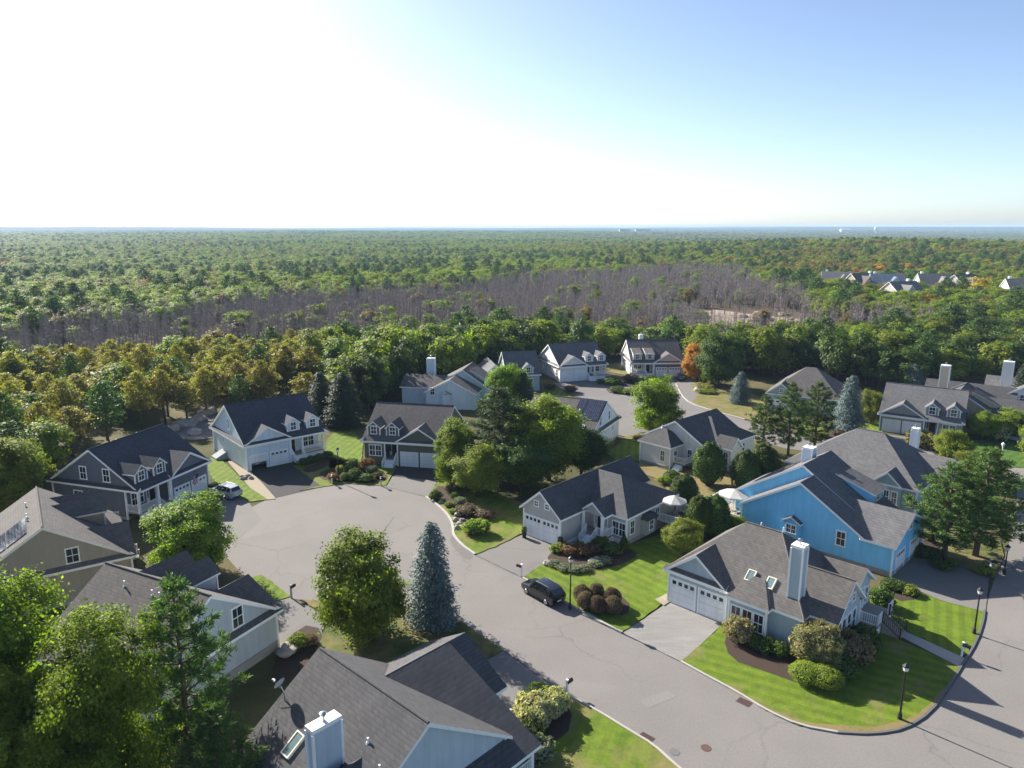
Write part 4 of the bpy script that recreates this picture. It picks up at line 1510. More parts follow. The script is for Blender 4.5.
# --- two houses at the right edge
Rh = House('beige_house', (73.8, 128.5), -38, 'beige house with a tall beige chimney behind the warm grey house', S_BEIGE, K.roof)
Rh.gable(0, 11, 0, 9, 3.4, 7.0, 'w', oe=.35, og=.35)
Rh.gable(-1, 13, 7, 15, 3.4, 6.6, 'u', oe=.35, og=.35)
Rh.gable(6, 16, 1.5, 8, 3.38, 5.6, 'u', oe=.35, og=.35)
m = MB()
m.prism([(11.2, 4.6), (7.4, 6.4), (7.4, 5.2), (11.2, 3.2)], lambda a, c, z: (c, a, z), 2.5, 7.5, 0)
m.prism([(11.5, 4.62), (7.2, 6.62), (7.2, 6.45), (11.5, 4.45)], lambda a, c, z: (c, a, z), 2.3, 7.7, 2, side=[1, 2, 2, 2])
dm = m.build('dormer', [Rh.wall, Rh.roof, CREAM], Rh.root)
Rh.window('r', 11.2, 5, 4.1, .8, .7, parent=dm)
Rh.chimney(2.0, 7.6, 4.5, 10.0, 1.4, 1.2, S_BEIGE)
Rh.window('f', 3.0, 0, 1.9, .9, 1.5)
Rh.window('f', 8.0, 0, 1.9, .9, 1.5)
Rh.done()
Sh = House('white_chimney_house', (86.8, 131), -38, 'white house with a broad white chimney at the right edge beyond the beige house', S_WHITE, ROOF_S)
Sh.gable(0, 11, 0, 9, 3.4, 7.2, 'w', oe=.35, og=.35)
Sh.gable(-1, 14, 7, 15, 3.4, 6.8, 'u', oe=.35, og=.35)
Sh.chimney(2.2, 8.0, 4.5, 10.2, 1.6, 1.2, S_WHITE)
Sh.window('f', 3.0, 0, 1.9, .9, 1.5)
Sh.window('f', 8.0, 0, 1.9, .9, 1.5)
Sh.window('f', 5.5, 0, 5.0, .9, 1.2)
Sh.done()

# --- houses in the woods beyond
FARH = [(836, 284, -20, S_STONE, ROOF_L, 'leftmost stone-grey house among the trees on the wooded rise'),
        (862, 286, 15, S_TAN, ROOF_G, 'grey-brown roofed house second from left among the trees on the wooded rise'),
        (885, 287, -15, S_BLUE, ROOF_S, 'blue-roofed house third from left among the trees on the wooded rise'),
        (900, 297.5, 20, S_STONE, ROOF_L, 'pale low house standing in front of the others on the wooded rise'),
        (932, 287, -10, S_TEAL, ROOF_L, 'teal-grey house near the middle of the far row on the wooded rise'),
        (962, 288, 25, S_LGREY, ROOF_G, 'pale house at the right end of the far row, beside the yellow tree'),
        (1021, 294, -10, S_WHITE, ROOF_L, 'white house at the right picture edge among far trees')]
ROOF_X = shingles('blue_grey_shingles', (0.12, 0.16, 0.22))
FAR_POS = []
for i, (qx, qy, deg, wm, rm, lab) in enumerate(FARH):
    p = at(qx, qy + 8)
    z = hz(p.x, p.y)
    p = at(qx, qy + 8, z)
    FAR_POS.append((p.x, p.y))
    h = House('woodland_house', (p.x, p.y), deg, lab, wm, ROOF_X if i == 2 else rm)
    h.root.location.z = z + 2.4
    h.root.scale = (.95, .95, .95)
    h.gable(-8, 8, -6, 6, 3.6, 8.8, 'u', oe=.5, og=.4, z0=-6)
    h.gable(-6 if i % 2 else 0, 0 if i % 2 else 6, -8, 2, 3.6, 7.6, 'w', oe=.5, og=.4, z0=-6)
    h.window('f', 3.5 if i % 2 else -3.5, -6, 2.0, 1.2, 1.6, twin=True)
    h.window('f', -3 if i % 2 else 3, -8, 4.4, 1.2, 1.6)
    h.chimney(5.5 if i % 2 else -5.5, 2, 5, 9.6, 1.2, 1.0, WHITE, flue=False)
    h.done()
# distant landmarks on the horizon
def landmark(qx, d, top_y):
    x = (qx - 512) / F_ * d
    return x, d, hz(x, d)
x, y, z = landmark(868, 4200, 228)
m = MB()
m.lathe([(3.2, -30), (2.2, -4), (2.2, 20), (6, 26), (8.5, 31), (8, 37), (4, 41), (.5, 42)], 20)
tag(m.build('water_tower', WHITE, loc=(x, y, z + 2)), 'tiny white water tower on the horizon at right', 'water tower')
x, y, z = landmark(838, 3600, 233)
m = MB()
m.prism([(-8, 0), (-8, 8), (0, 13), (8, 8), (8, 0)], lambda a, c, z: (a, c, z), -22, 22)
tag(m.build('white_barn', WHITE, loc=(x, y, max(z, 0) + 12)), 'white building like a flat spot on the horizon left of the water tower', 'building')
for i, (qx, dd, w) in enumerate(((622, 4400, 60), (640, 4600, 90))):
    x, y, z = landmark(qx, dd, 237)
    m = MB()
    m.box(-w / 2, w / 2, -20, 20, -6, 9)
    m.box(-w / 2 - 1, w / 2 + 1, -21, 21, 9, 10.5, 1)
    tag(m.build('warehouse', [CONC, ROOF_L], loc=(x, y, z + 12)), ('smaller pale warehouse far off in the woods, left one of two', 'longer pale warehouse far off in the woods, right one of two')[i], 'warehouse')

# ------------------------------------------------------------------ foliage
def unit(v):
    return v / np.maximum(np.linalg.norm(v, axis=-1, keepdims=True), 1e-6)


def leaves(c, size, nrm, aspect=.6, t=None):
    """rhombic leaf faces at centres c; returns (n, 4, 3)"""
    n = len(c)
    nrm = unit(nrm)
    if t is None:
        t = nr.normal(size=(n, 3))
    t = unit(t - nrm * (t * nrm).sum(1, keepdims=True))
    b = np.cross(nrm, t)
    s = np.asarray(size).reshape(-1, 1) * np.ones((n, 1))
    return np.stack([c + t * s * .5, c + b * s * .5 * aspect, c - t * s * .5, c - b * s * .5 * aspect], 1)


def fast_mesh(name, q, mats, extra=None):
    """mesh from quads (n,4,3) plus an MB of solid parts in later material slots"""
    n = len(q)
    v = q.reshape(-1, 3)
    ev = np.array(extra.v, float).reshape(-1, 3) if extra and extra.v else np.zeros((0, 3))
    ef = extra.f if extra else []
    me = bpy.data.meshes.new(name)
    nv = len(v) + len(ev)
    me.vertices.add(nv)
    me.vertices.foreach_set('co', np.concatenate([v, ev]).astype(np.float32).ravel())
    loops = np.concatenate([np.arange(4 * n), np.array([i + 4 * n for f in ef for i in f], int)]) if ef else np.arange(4 * n)
    me.loops.add(len(loops))
    me.loops.foreach_set('vertex_index', loops.astype(np.int32))
    st = list(range(0, 4 * n, 4))
    a = 4 * n
    for f in ef:
        st.append(a)
        a += len(f)
    me.polygons.add(len(st))
    me.polygons.foreach_set('loop_start', np.array(st, np.int32))
    for m in mats:
        me.materials.append(m)
    if ef:
        me.polygons.foreach_set('material_index', np.array([0] * n + [1 + k for k in extra.m], np.int32))
    me.update(calc_edges=True)
    me.validate()
    return me


def link(name, me, parent=None):
    o = bpy.data.objects.new(name, me)
    COL.objects.link(o)
    o.parent = parent
    return o


def limbs(mb, h, r, n, z0, z1, base, rg, up=.5):
    """trunk with tapering limbs; returns limb ends"""
    wob = [Vector((rg.uniform(-.15, .15) * i, rg.uniform(-.15, .15) * i, z1 * i / 4)) for i in range(5)]
    mb.tube(wob, [base * (1 - .17 * i) for i in range(5)], 7)
    ends = []
    for i in range(n):
        z = z0 + (z1 - z0) * rg.random()
        k = z / z1 * 4
        a = wob[min(3, int(k))].lerp(wob[min(4, int(k) + 1)], k - int(k))
        t = i * 2.4 + rg.uniform(-.3, .3)
        L = r * rg.uniform(.5, .85)
        e = a + Vector((math.cos(t) * L, math.sin(t) * L, L * up * rg.uniform(.4, 1.3)))
        mid = a.lerp(e, .5) + Vector((0, 0, -L * .08))
        b = base * (1 - .7 * z / z1) * .6
        mb.tube([a, mid, e], [b, b * .6, b * .2], 5)
        ends.append(e)
    return ends


def crown_broad(seed, h, r, ncl, per, leaf, z0=.16, squash=1.0, dens=.3, top=.0, jit=.75, box=1.0, clump=(.16, .30)):
    """broadleaf crown: leaf clumps spread through an uneven egg-shaped volume"""
    g = np.random.default_rng(seed)
    d = unit(g.normal(size=(ncl, 3)))
    d[:, 2] = np.sign(d[:, 2]) * np.abs(d[:, 2]) ** box
    lob = np.array([noise.noise(Vector(q * 1.7) + Vector((seed * 3.1, 0, 0))) for q in d])
    rad = (.80 + .38 * lob) * np.where(g.random(ncl) < dens, g.uniform(.25, .75, ncl), g.uniform(.78, 1.0, ncl))
    hz_ = h * (1 - z0) / 2
    cc = np.stack([d[:, 0] * r * rad, d[:, 1] * r * rad, h * z0 + hz_ + d[:, 2] * hz_ * rad * squash], 1)
    low = cc[:, 2] < h * (z0 + .3)
    cc[low, :2] *= .86
    if top:
        k = np.clip((cc[:, 2] / h - .4) / .6, 0, 1)
        cc[:, :2] *= (1 - top * k)[:, None]
    cr = r * g.uniform(clump[0], clump[1], ncl)
    idx = np.repeat(np.arange(ncl), per)
    off = np.clip(g.normal(size=(len(idx), 3)), -1.9, 1.9) * np.array([.55, .55, .40])
    ctr = cc[idx] + off * cr[idx][:, None]
    outw = unit(ctr - np.array([0, 0, h * .5])) + np.array([0, 0, .55])
    nrm = outw + g.normal(size=ctr.shape) * jit
    sz = leaf * g.uniform(.6, 1.35, len(idx))
    return leaves(ctr, sz, nrm, .62)


def crown_pine(seed, h, r, whorls, nb, per, leaf, z0=.25, profile=None, pad=.42, up=.25, spiky=False):
    """pine: whorls of boughs that end in tufts, sky between them"""
    g = np.random.default_rng(seed)
    mb = MB()
    mb.tube([(0, 0, 0), (.1, .05, h * .5), (.05, .1, h * .97)], [h * .022, h * .014, .02], 7)
    C, Nn, Tn = [], [], []
    for i in range(whorls):
        f = i / max(1, whorls - 1)
        z = h * (z0 + (1 - z0) * f * .96)
        R_ = r * (profile(f) if profile else math.sin(math.pi * (.22 + .74 * f)) ** .8)
        for b in range(nb):
            a = b * 2 * math.pi / nb + i * 1.1 + g.uniform(-.35, .35)
            L = R_ * g.uniform(.65, 1.1)
            e = np.array([math.cos(a) * L, math.sin(a) * L, L * up * g.uniform(.2, 1.5)])
            p0 = np.array([.08, .05, z])
            mb.tube([tuple(p0), tuple(p0 + e * .5 + np.array([0, 0, -.04 * L])), tuple(p0 + e)], [.055, .035, .012], 4)
            nt_ = max(2, int(L * 2.2))
            for k in range(nt_):
                t = .35 + .68 * (k + g.random()) / nt_
                c = p0 + e * t + g.normal(size=3) * np.array([.22, .22, .10]) * (L * .35 + .2)
                m = per
                o = g.normal(size=(m, 3)) * pad * np.array([.6, .6, .42])
                C.append(c + o)
                Tn.append(o + e / L * .25 + np.array([0, 0, .12]))
                Nn.append((g.normal(size=(m, 3)) * .8 + np.array([0, 0, .6])) if spiky else (o * .9 + g.normal(size=(m, 3)) * .5 + np.array([0, 0, .5])))
    C, Nn = np.concatenate(C), np.concatenate(Nn)
    if spiky:
        return leaves(C, leaf * g.uniform(.6, 1.3, len(C)), Nn, .22, np.concatenate(Tn)), mb
    return leaves(C, leaf * g.uniform(.6, 1.3, len(C)), Nn, .36), mb


def crown_spruce(seed, h, r, layers, nb, per, leaf, z0=.03):
    """spruce: tiers of drooping boughs in a cone"""
    g = np.random.default_rng(seed)
    C, Nn, T = [], [], []
    for i in range(layers):
        f = i / layers
        z = h * (z0 + (1 - z0) * f)
        R_ = r * (1 - f) ** .47 * min(1, .80 + f * 1.2) * g.uniform(.9, 1.08) + .08
        n = max(5, int(nb * (1 - f * .65)))
        for b in range(n):
            a = b * 2 * math.pi / n + i * .7 + g.uniform(-.2, .2)
            L = R_ * g.uniform(.66, 1.18)
            d = np.array([math.cos(a), math.sin(a), 0])
            s = np.array([-d[1], d[0], 0])
            m = max(6, int(per * (L / r + .25)))
            t = g.random(m) ** .6
            w = (.10 + .20 * t) * (L * .55 + .15) * g.normal(size=m) * .9
            zz = z + L * .22 * t - L * .42 * t ** 2 + g.normal(size=m) * .06
            c = d * (t * L)[:, None] + s * w[:, None]
            c[:, 2] = zz
            C.append(c)
            Nn.append(np.array([0, 0, 1.0]) + d * .55 + g.normal(size=(m, 3)) * .45)
            T.append(d + s * (w * 1.2)[:, None] + g.normal(size=(m, 3)) * .3)
    C, Nn, T = np.concatenate(C), np.concatenate(Nn), np.concatenate(T)
    return leaves(C, leaf * g.uniform(.7, 1.3, len(C)), Nn, .42, T)


def crown_dense(seed, h, r, n, leaf, egg=.0, lump=.12):
    """clipped or naturally dense shrub: small leaves over an uneven body"""
    g = np.random.default_rng(seed)
    d = unit(g.normal(size=(n, 3)))
    d[:, 2] = np.where(d[:, 2] < -.55, -d[:, 2], d[:, 2])
    lob = np.array([noise.noise(Vector(q * 2.6) + Vector((seed * 1.3, 0, 0))) for q in d])
    k = (1 + lump * lob * 2) * g.uniform(.86, 1.03, n)
    zz = d[:, 2]
    tap = 1 - egg * np.clip(zz, 0, 1)
    c = np.stack([d[:, 0] * r * k * tap, d[:, 1] * r * k * tap, h * .48 + zz * h * .52 * k], 1)
    c[:, 2] = np.maximum(c[:, 2], .03)
    nrm = d + g.normal(size=d.shape) * .55
    q = leaves(c, leaf * g.uniform(.6, 1.4, n), nrm, .62)
    mb = MB()
    prof = [(.02, .0)] + [(r * .78 * math.sin(math.pi * (.5 - t)) if False else r * .8 * math.sqrt(max(0, 1 - (2 * t - 1) ** 2)) * (1 - egg * max(0, 2 * t - 1)), h * .9 * t + .02) for t in (.06, .2, .4, .6, .8, .95)] + [(.02, h * .9)]
    mb.lathe(prof, 10)
    return q, mb


LM = {
    'maple': leafmat('maple_leaves', [(0.052, 0.088, 0.010), (0.110, 0.172, 0.017), (0.185, 0.250, 0.026), (0.25, 0.30, 0.038)], .55),
    'oak': leafmat('oak_leaves', [(0.062, 0.092, 0.011), (0.130, 0.178, 0.019), (0.205, 0.250, 0.028), (0.28, 0.300, 0.045)], .55),
    'oakdark': leafmat('dark_oak_leaves', [(0.028, 0.050, 0.012), (0.056, 0.095, 0.018), (0.092, 0.140, 0.026)], .38),
    'yellowish': leafmat('yellowing_leaves', [(0.060, 0.090, 0.012), (0.12, 0.165, 0.022), (0.20, 0.235, 0.03), (0.28, 0.26, 0.05)], .5),
    'orange': leafmat('orange_leaves', [(0.24, 0.11, 0.016), (0.48, 0.22, 0.028), (0.62, 0.32, 0.05)], .45),
    'rust': leafmat('rusty_oak_leaves', [(0.09, 0.075, 0.018), (0.17, 0.12, 0.028), (0.25, 0.155, 0.04)], .4),
    'gold': leafmat('gold_leaves', [(0.25, 0.19, 0.012), (0.5, 0.38, 0.02), (0.6, 0.46, 0.04)], .45),
    'pine': leafmat('pine_needles', [(0.028, 0.055, 0.015), (0.058, 0.102, 0.024), (0.10, 0.155, 0.034)], .32),
    'pineyellow': leafmat('yellowing_pine_needles', [(0.105, 0.110, 0.022), (0.21, 0.190, 0.038), (0.33, 0.265, 0.06)], .42),
    'bluepine': leafmat('white_pine_needles', [(0.026, 0.048, 0.024), (0.048, 0.080, 0.036), (0.08, 0.12, 0.05)], .3),
    'spruce': leafmat('blue_spruce_needles', [(0.045, 0.075, 0.075), (0.085, 0.130, 0.130), (0.15, 0.20, 0.20)], .15),
    'darkspruce': leafmat('dark_spruce_needles', [(0.014, 0.028, 0.014), (0.026, 0.048, 0.022), (0.045, 0.072, 0.03)], .15),
    'arb': leafmat('arborvitae_foliage', [(0.032, 0.058, 0.012), (0.058, 0.098, 0.017), (0.092, 0.140, 0.026)], .3),
    'lime': leafmat('lime_shrub_leaves', [(0.095, 0.140, 0.016), (0.19, 0.245, 0.03), (0.30, 0.34, 0.06)], .4),
    'hydrangea': leafmat('hydrangea_crown', [(0.05, 0.080, 0.016), (0.10, 0.135, 0.028), (0.19, 0.185, 0.07), (0.34, 0.26, 0.16)], .4),
    'green': leafmat('shrub_leaves', [(0.035, 0.060, 0.012), (0.065, 0.105, 0.02), (0.10, 0.15, 0.03)], .35),
    'plum': leafmat('plum_shrub_leaves', [(0.075, 0.045, 0.035), (0.13, 0.085, 0.06), (0.19, 0.13, 0.09)], .3),
    'red': leafmat('red_shrub_leaves', [(0.10, 0.048, 0.028), (0.19, 0.085, 0.045), (0.27, 0.15, 0.08)], .35),
    'grey': leafmat('silver_shrub_leaves', [(0.11, 0.125, 0.085), (0.18, 0.20, 0.13), (0.27, 0.29, 0.2)], .3),
    'cream': leafmat('cream_flower_heads', [(0.10, 0.14, 0.03), (0.42, 0.40, 0.20), (0.60, 0.56, 0.32)], .35),
    'pinkish': leafmat('pink_tinged_hydrangea', [(0.07, 0.10, 0.02), (0.20, 0.19, 0.08), (0.42, 0.30, 0.2)], .35),
    'straw': leafmat('straw_grass', [(0.16, 0.15, 0.05), (0.26, 0.24, 0.08), (0.36, 0.32, 0.13)], .4),
    'twig': plain('dead_twigs', (0.25, 0.215, 0.20), 0.95, var=.35, scale=.8),
}
COREM = plain('shrub_inner_twigs', (0.022, 0.030, 0.012), 0.95, var=.3)

PROTO = {}


def proto(key):
    """crown and trunk meshes of a kind, with their nominal height and radius"""
    if key in PROTO:
        return PROTO[key]
    kind, var = key.split(':')
    sd_ = sum(ord(ch) for ch in key)
    rg = random.Random(sd_)
    v = int(var)
    mb = MB()
    bark = BARK
    if kind in ('maple', 'oak', 'oakdark', 'yellowish', 'orange', 'rust', 'gold', 'hydrangea'):
        h, r = 9.0, 3.9
        fine = v < 10                                      # high detail for the near ones
        if fine:
            nc, pc, lf = (300, 300, .150) if v > 5 else (330, 170, .225)
            q = crown_broad(sd_, h, r, nc, pc, lf, z0=-.03 if kind == 'maple' else .06, jit=.6, box=.58 if kind == 'maple' else .85, top=.14 if kind == 'maple' else 0, dens=.36, clump=(.10, .19) if v > 5 else (.12, .23))
        else:
            q = crown_broad(sd_, h, r, 64, 52, .55, z0=.12, dens=.22, jit=.42)
        limbs(mb, h, r, 12 if fine else 6, h * .14, h * .8, h * .024, rg)
        mat = LM[kind]
    elif kind in ('pine', 'pineyellow', 'bluepine'):
        h, r = 10.0, 3.0
        bark = BARKR
        if v < 10:
            q, mb = crown_pine(sd_, h, r, 14 if kind == 'bluepine' else 12, 7 if kind == 'bluepine' else 6, 56, .32, z0=.08 if kind == 'bluepine' else .16, pad=.27, spiky=True)
        else:
            q, mb = crown_pine(sd_, h, r, 9, 6, 12, .58, z0=.36 if kind == 'pineyellow' else .28, pad=.55)
        mat = LM[kind]
    elif kind in ('spruce', 'darkspruce'):
        h, r = 9.0, 2.8
        q = crown_spruce(sd_, h, r, 30, 18, 60, .27) if v < 10 else crown_spruce(sd_, h, r, 16, 10, 16, .62)
        mb.tube([(0, 0, 0), (0, 0, h * .95)], [.17, .02], 7)
        mat = LM[kind]
    elif kind == 'arb':
        h, r = 6.0, 2.0
        q, mb = crown_dense(sd_, h, r, 14000, .17, egg=.22, lump=.10)
        bark, mat = COREM, LM['arb']
    elif kind == 'dead':
        h, r = 11.0, 2.0
        g = np.random.default_rng(sd_)
        n = 150
        z = h * (.3 + .7 * g.random(n))
        a = g.random(n) * 6.283
        L = r * (1.15 - z / h) * g.uniform(.4, 1.2, n) + .3
        t = np.stack([np.cos(a), np.sin(a), g.uniform(.2, 1.1, n)], 1)
        c = np.stack([0 * z, 0 * z, z], 1) + unit(t) * L[:, None] * g.uniform(.3, .75, n)[:, None]
        q = leaves(c, L, g.normal(size=(n, 3)), .05, t)
        mb.tube([(0, 0, 0), (.1, 0, h * .5), (.05, .1, h)], [.15, .09, .02], 5)
        bark, mat = BARKG, LM['twig']
    else:
        raise KeyError(kind)
    crown = fast_mesh(kind + '_crown', q, [mat])
    t = MB()
    t.v, t.f, t.m = mb.v, mb.f, mb.m
    me = bpy.data.meshes.new(kind + '_trunk')
    me.from_pydata(t.v, [], t.f)
    me.materials.append(bark)
    me.polygons.foreach_set('use_smooth', [True] * len(me.polygons))
    PROTO[key] = (crown, me, h, r)
    return PROTO[key]


def tree(name, key, x, y, h, r, label, group=None, rot=None, z=0.0, cat='tree'):
    cr, tr, h0, r0 = proto(key)
    o = empty(name, (x, y, z), rng.uniform(0, 6.28) if rot is None else rot, label, cat, group)
    o.scale = (r / r0, r / r0, h / h0)
    link('crown', cr, o)
    link('trunk', tr, o)
    return o


SHR = {}


def shrub(name, key, p, h, r, label, group=None, cat='shrub', n=1500, leaf=.14, egg=0.0, lump=.2):
    k = (key, n, leaf, egg, lump)
    if k not in SHR:
        q, mb = crown_dense(len(SHR) * 7 + 3, 1.0, 1.0 / 1.0, n, leaf, egg=egg, lump=lump)
        SHR[k] = fast_mesh(name, q, [LM[key], COREM], mb)
    o = link(name, SHR[k])
    o.location = (p[0], p[1], .06)
    o.rotation_euler = (0, 0, rng.uniform(0, 6.28))
    o.scale = (r, r * rng.uniform(.85, 1.15), h)
    return tag(o, label, cat, group)

# ------------------------------------------------------------------ trees of the neighbourhood
G1 = 'garden trees'


def T(name, key, bx, by, h, r, label, **k):
    p = at(bx, by)
    return tree(name, key, p.x, p.y, h, r, label, group=G1, **k)


T('maple_tree', 'maple:1', 193, 574, 8.6, 4.5, 'yellow-green maple between the slate house porch and the cul-de-sac')
T('maple_tree', 'maple:2', 364, 640, 10.2, 4.3, 'full round green maple on the lawn island beside the blue spruce')
T('blue_spruce', 'spruce:1', 433, 623, 9.8, 2.55, 'dense blue spruce beside the round maple at the mouth of the cul-de-sac')
T('oak_tree', 'oak:1', 12, 518, 10.5, 5.0, 'bright green broadleaf tree behind the tan house at the left edge')
tree('oak_tree', 'maple:6', -33.0, 40.5, 16.5, 5.6, 'tall yellow-green broadleaf tree at the bottom left corner', G1)
tree('oak_tree', 'maple:7', -24.0, 37.5, 14.2, 4.4, 'yellow-green broadleaf tree between the corner tree and tall pine', G1)
tree('pine_tree', 'pine:1', -20.6, 40.8, 14.2, 3.3, 'tall open pine before the pale grey house with its trunk showing', G1)
tree('pine_tree', 'pine:2', -17.2, 37.6, 7.4, 2.9, 'lower dark pine with spreading boughs beside the big grey roof', G1)
tree('oak_tree', 'oak:8', -28.5, 36.0, 11.5, 4.4, 'lower green broadleaf tree at the bottom edge under the left trees', G1)
T('maple_tree', 'maple:3', 456, 487, 9.5, 3.4, 'lime-green maple beside the grey-green house garage')
T('white_pine', 'bluepine:2', 499, 480, 13.4, 5.2, 'tall blue-green white pine at the middle of the clump behind the ranch house')
T('oak_tree', 'oak:4', 549, 480, 12.6, 6.2, 'big broadleaf tree at the right of the clump behind the ranch house')
T('oak_tree', 'yellowish:1', 478, 497, 7.6, 3.9, 'low yellowing tree at the front of the clump by the cul-de-sac bed')
T('oak_tree', 'oakdark:5', 520, 491, 8.5, 5.0, 'dark low broadleaf tree at the foot of the clump behind the ranch house')
T('oak_tree', 'oakdark:1', 581, 476, 7.6, 4.4, 'dark bushy tree between the ranch house roof and the solar-panelled house')
T('maple_tree', 'maple:4', 507, 416, 10.5, 4.3, 'bright yellow-green maple before the teal gable house')
T('cedar_tree', 'darkspruce:1', 523, 418, 9.0, 3.0, 'dark green cedar right of the bright maple in the back row')
T('maple_tree', 'maple:5', 655, 433, 10.6, 4.7, 'round bright green maple standing by the back street')
T('red_maple', 'orange:1', 697, 382, 9.6, 3.8, 'glowing orange maple beside the dark car drive at the back')
T('oak_tree', 'oakdark:2', 718, 388, 12.8, 5.8, 'large dark tree directly right of the orange maple')
T('blue_spruce', 'spruce:2', 740, 403, 6.6, 2.5, 'small blue spruce on the sun-bleached lawn')
T('blue_spruce', 'spruce:3', 848, 432, 10.2, 2.9, 'tall blue spruce left of the warm grey house')
T('pine_tree', 'pine:3', 762, 452, 9.2, 2.5, 'leftmost and shortest of the three dark pines before the hip roof house')
T('pine_tree', 'pine:4', 788, 455, 11.6, 2.9, 'middle of the three dark pines before the hip roof house')
T('pine_tree', 'pine:5', 814, 453, 11.4, 3.0, 'rightmost of the three dark pines, beside the tall blue spruce')
T('oak_tree', 'yellowish:2', 870, 424, 6.4, 2.4, 'yellow-green small tree between the blue spruce and the warm grey house')
T('pine_tree', 'pine:1', 944, 560, 10.8, 4.2, 'broad pine, left trunk of the pair beside the shaded driveway')
T('pine_tree', 'pine:2', 975, 556, 12.2, 4.9, 'broad pine, right and taller of the pair beside the shaded driveway')
T('oak_tree', 'oak:2', 952, 470, 6.2, 2.6, 'round green tree in front of the warm grey house twin window')
T('oak_tree', 'yellowish:3', 976, 484, 5.2, 3.2, 'yellow-green small tree above the broad pines')
T('birch_tree', 'oak:5', 982, 440, 5.4, 2.9, 'grey-green airy tree in front of the beige house, left one')
T('birch_tree', 'oak:1', 1013, 440, 5.4, 3.2, 'grey-green airy tree in front of the beige house, right one')
T('pine_tree', 'darkspruce:2', 1018, 420, 11.0, 2.6, 'dark narrow spruce at the right edge before the white chimney house')
T('blue_spruce', 'spruce:1', 912, 394, 6.6, 3.2, 'blue spruce top peeping over the warm grey house roof')
T('spruce_tree', 'darkspruce:1', 322, 421, 9.4, 3.2, 'dark spruce right behind the powder blue house, left of a pair')
T('spruce_tree', 'darkspruce:3', 344, 426, 10.0, 4.0, 'dark spruce right behind the powder blue house, right and broader of a pair')
T('oak_tree', 'oak:3', 1040, 470, 8, 3.5, 'broadleaf tree at the right edge above the road')

# clipped evergreens
T('arborvitae', 'arb:1', 708, 485, 6.2, 2.2, 'tall smooth rounded evergreen before the white ranch house', cat='shrub')
T('arborvitae', 'arb:2', 744, 492, 6.0, 2.0, 'rounded evergreen left of a joined pair by the white ranch house', cat='shrub')
T('arborvitae', 'arb:3', 762, 487, 6.2, 2.2, 'rounded evergreen right of a joined pair by the white ranch house', cat='shrub')
T('arborvitae', 'arb:2', 683, 512, 5.0, 1.9, 'rounded evergreen behind the ranch house patio umbrella', cat='shrub')
T('arborvitae', 'arb:1', 699, 538, 5.2, 1.7, 'rounded evergreen left of two beside the yellow-green bush', cat='shrub')
T('arborvitae', 'arb:3', 713, 538, 5.3, 1.9, 'rounded evergreen right of two beside the yellow-green bush', cat='shrub')
T('deciduous_bush', 'yellowish:1', 683, 556, 4.4, 2.3, 'loose yellow-green bush by the ranch house deck', cat='shrub')
T('deciduous_bush', 'oak:4', 733, 536, 2.6, 1.6, 'low green bush beside the sky-blue house deck', cat='shrub')

SG = 'garden shrubs'


def SH(key, bx, by, h, r, label, name='shrub', **k):
    p = at(bx, by)
    return shrub(name, key, p, h, r, label, SG, **k)


# ranch house bed
SH('lime', 556, 552, .8, .75, 'lime shrub at the left end of the ranch house bed')
SH('straw', 563, 551, .9, .8, 'straw-yellow shrub beside the lime one in the ranch house bed')
SH('red', 571, 555, 1.0, .85, 'red shrub left of the middle of the ranch house bed')
SH('red', 583, 555, 1.1, 1.0, 'larger red shrub at the middle of the ranch house bed')
SH('straw', 579, 550, .9, .7, 'straw-yellow shrub behind the larger red one')
SH('plum', 592, 553, 1.1, .9, 'plum shrub right of the red ones in the ranch house bed')
SH('green', 601, 550, 1.4, 1.0, 'rounded green shrub by the ranch porch steps')
SH('green', 612, 553, 1.0, 1.2, 'wide green shrub under the ranch twin window')
SH('arb', 624, 551, 1.7, .5, 'slim upright evergreen at the ranch house corner', egg=.5)
for i, (bx, by) in enumerate(((554, 566), (564, 570), (574, 572), (584, 571), (595, 566), (605, 563))):
    SH('grey', bx, by, .55, .75, ('first', 'second', 'third', 'fourth', 'fifth', 'sixth')[i] + ' silver-leaved cushion from the left along the edge of the ranch bed')
# the six plum globes by the street lamp
for i, (bx, by, lab) in enumerate(((582, 602, 'back left'), (596, 600, 'back middle'), (612, 605, 'back right'), (585, 609, 'front left'), (597, 613, 'front middle'), (613, 614, 'front right'))):
    SH('plum', bx, by, 1.62, .88, 'clipped plum globe, ' + lab + ' of the six by the street lamp', n=3600, leaf=.09, lump=.06)
# corner house
p = at(739, 642)
shrub('shrub', 'pinkish', p, 2.1, 1.25, 'loose pink-tinged bush under the triple window of the corner house', SG, n=2200)
SH('green', 753, 647, 1.1, .8, 'green shrub left of two in front of the corner house wall')
SH('green', 766, 651, 1.0, .95, 'green shrub right of two in front of the corner house wall')
SH('green', 780, 656, 1.1, .8, 'small shrub at the corner house corner')
p = at(818, 666)
o = tree('hydrangea_tree', 'hydrangea:1', p.x, p.y, 3.6, 2.1, 'small round tree with pinkish cream flower heads by the corner house', SG)
SH('pinkish', 818, 663, 3.2, 1.9, 'pinkish hydrangea mass under the small round tree', n=3000)
SH('lime', 806, 682, 1.5, 1.35, 'clipped lime-yellow mound, left of a touching pair at the corner house', n=5200, leaf=.07, lump=.06)
SH('lime', 824, 685, 1.5, 1.5, 'clipped lime-yellow mound, right of a touching pair at the corner house', n=5200, leaf=.07, lump=.06)
SH('pinkish', 850, 660, 2.2, 1.6, 'dark bush with pale pink blooms by the corner house steps', n=2200)
SH('green', 862, 648, 1.8, 1.5, 'dark green bush beside the corner house steps')
SH('green', 843, 676, 1.4, 1.2, 'dark green shrub at the lawn edge of the corner house bed')
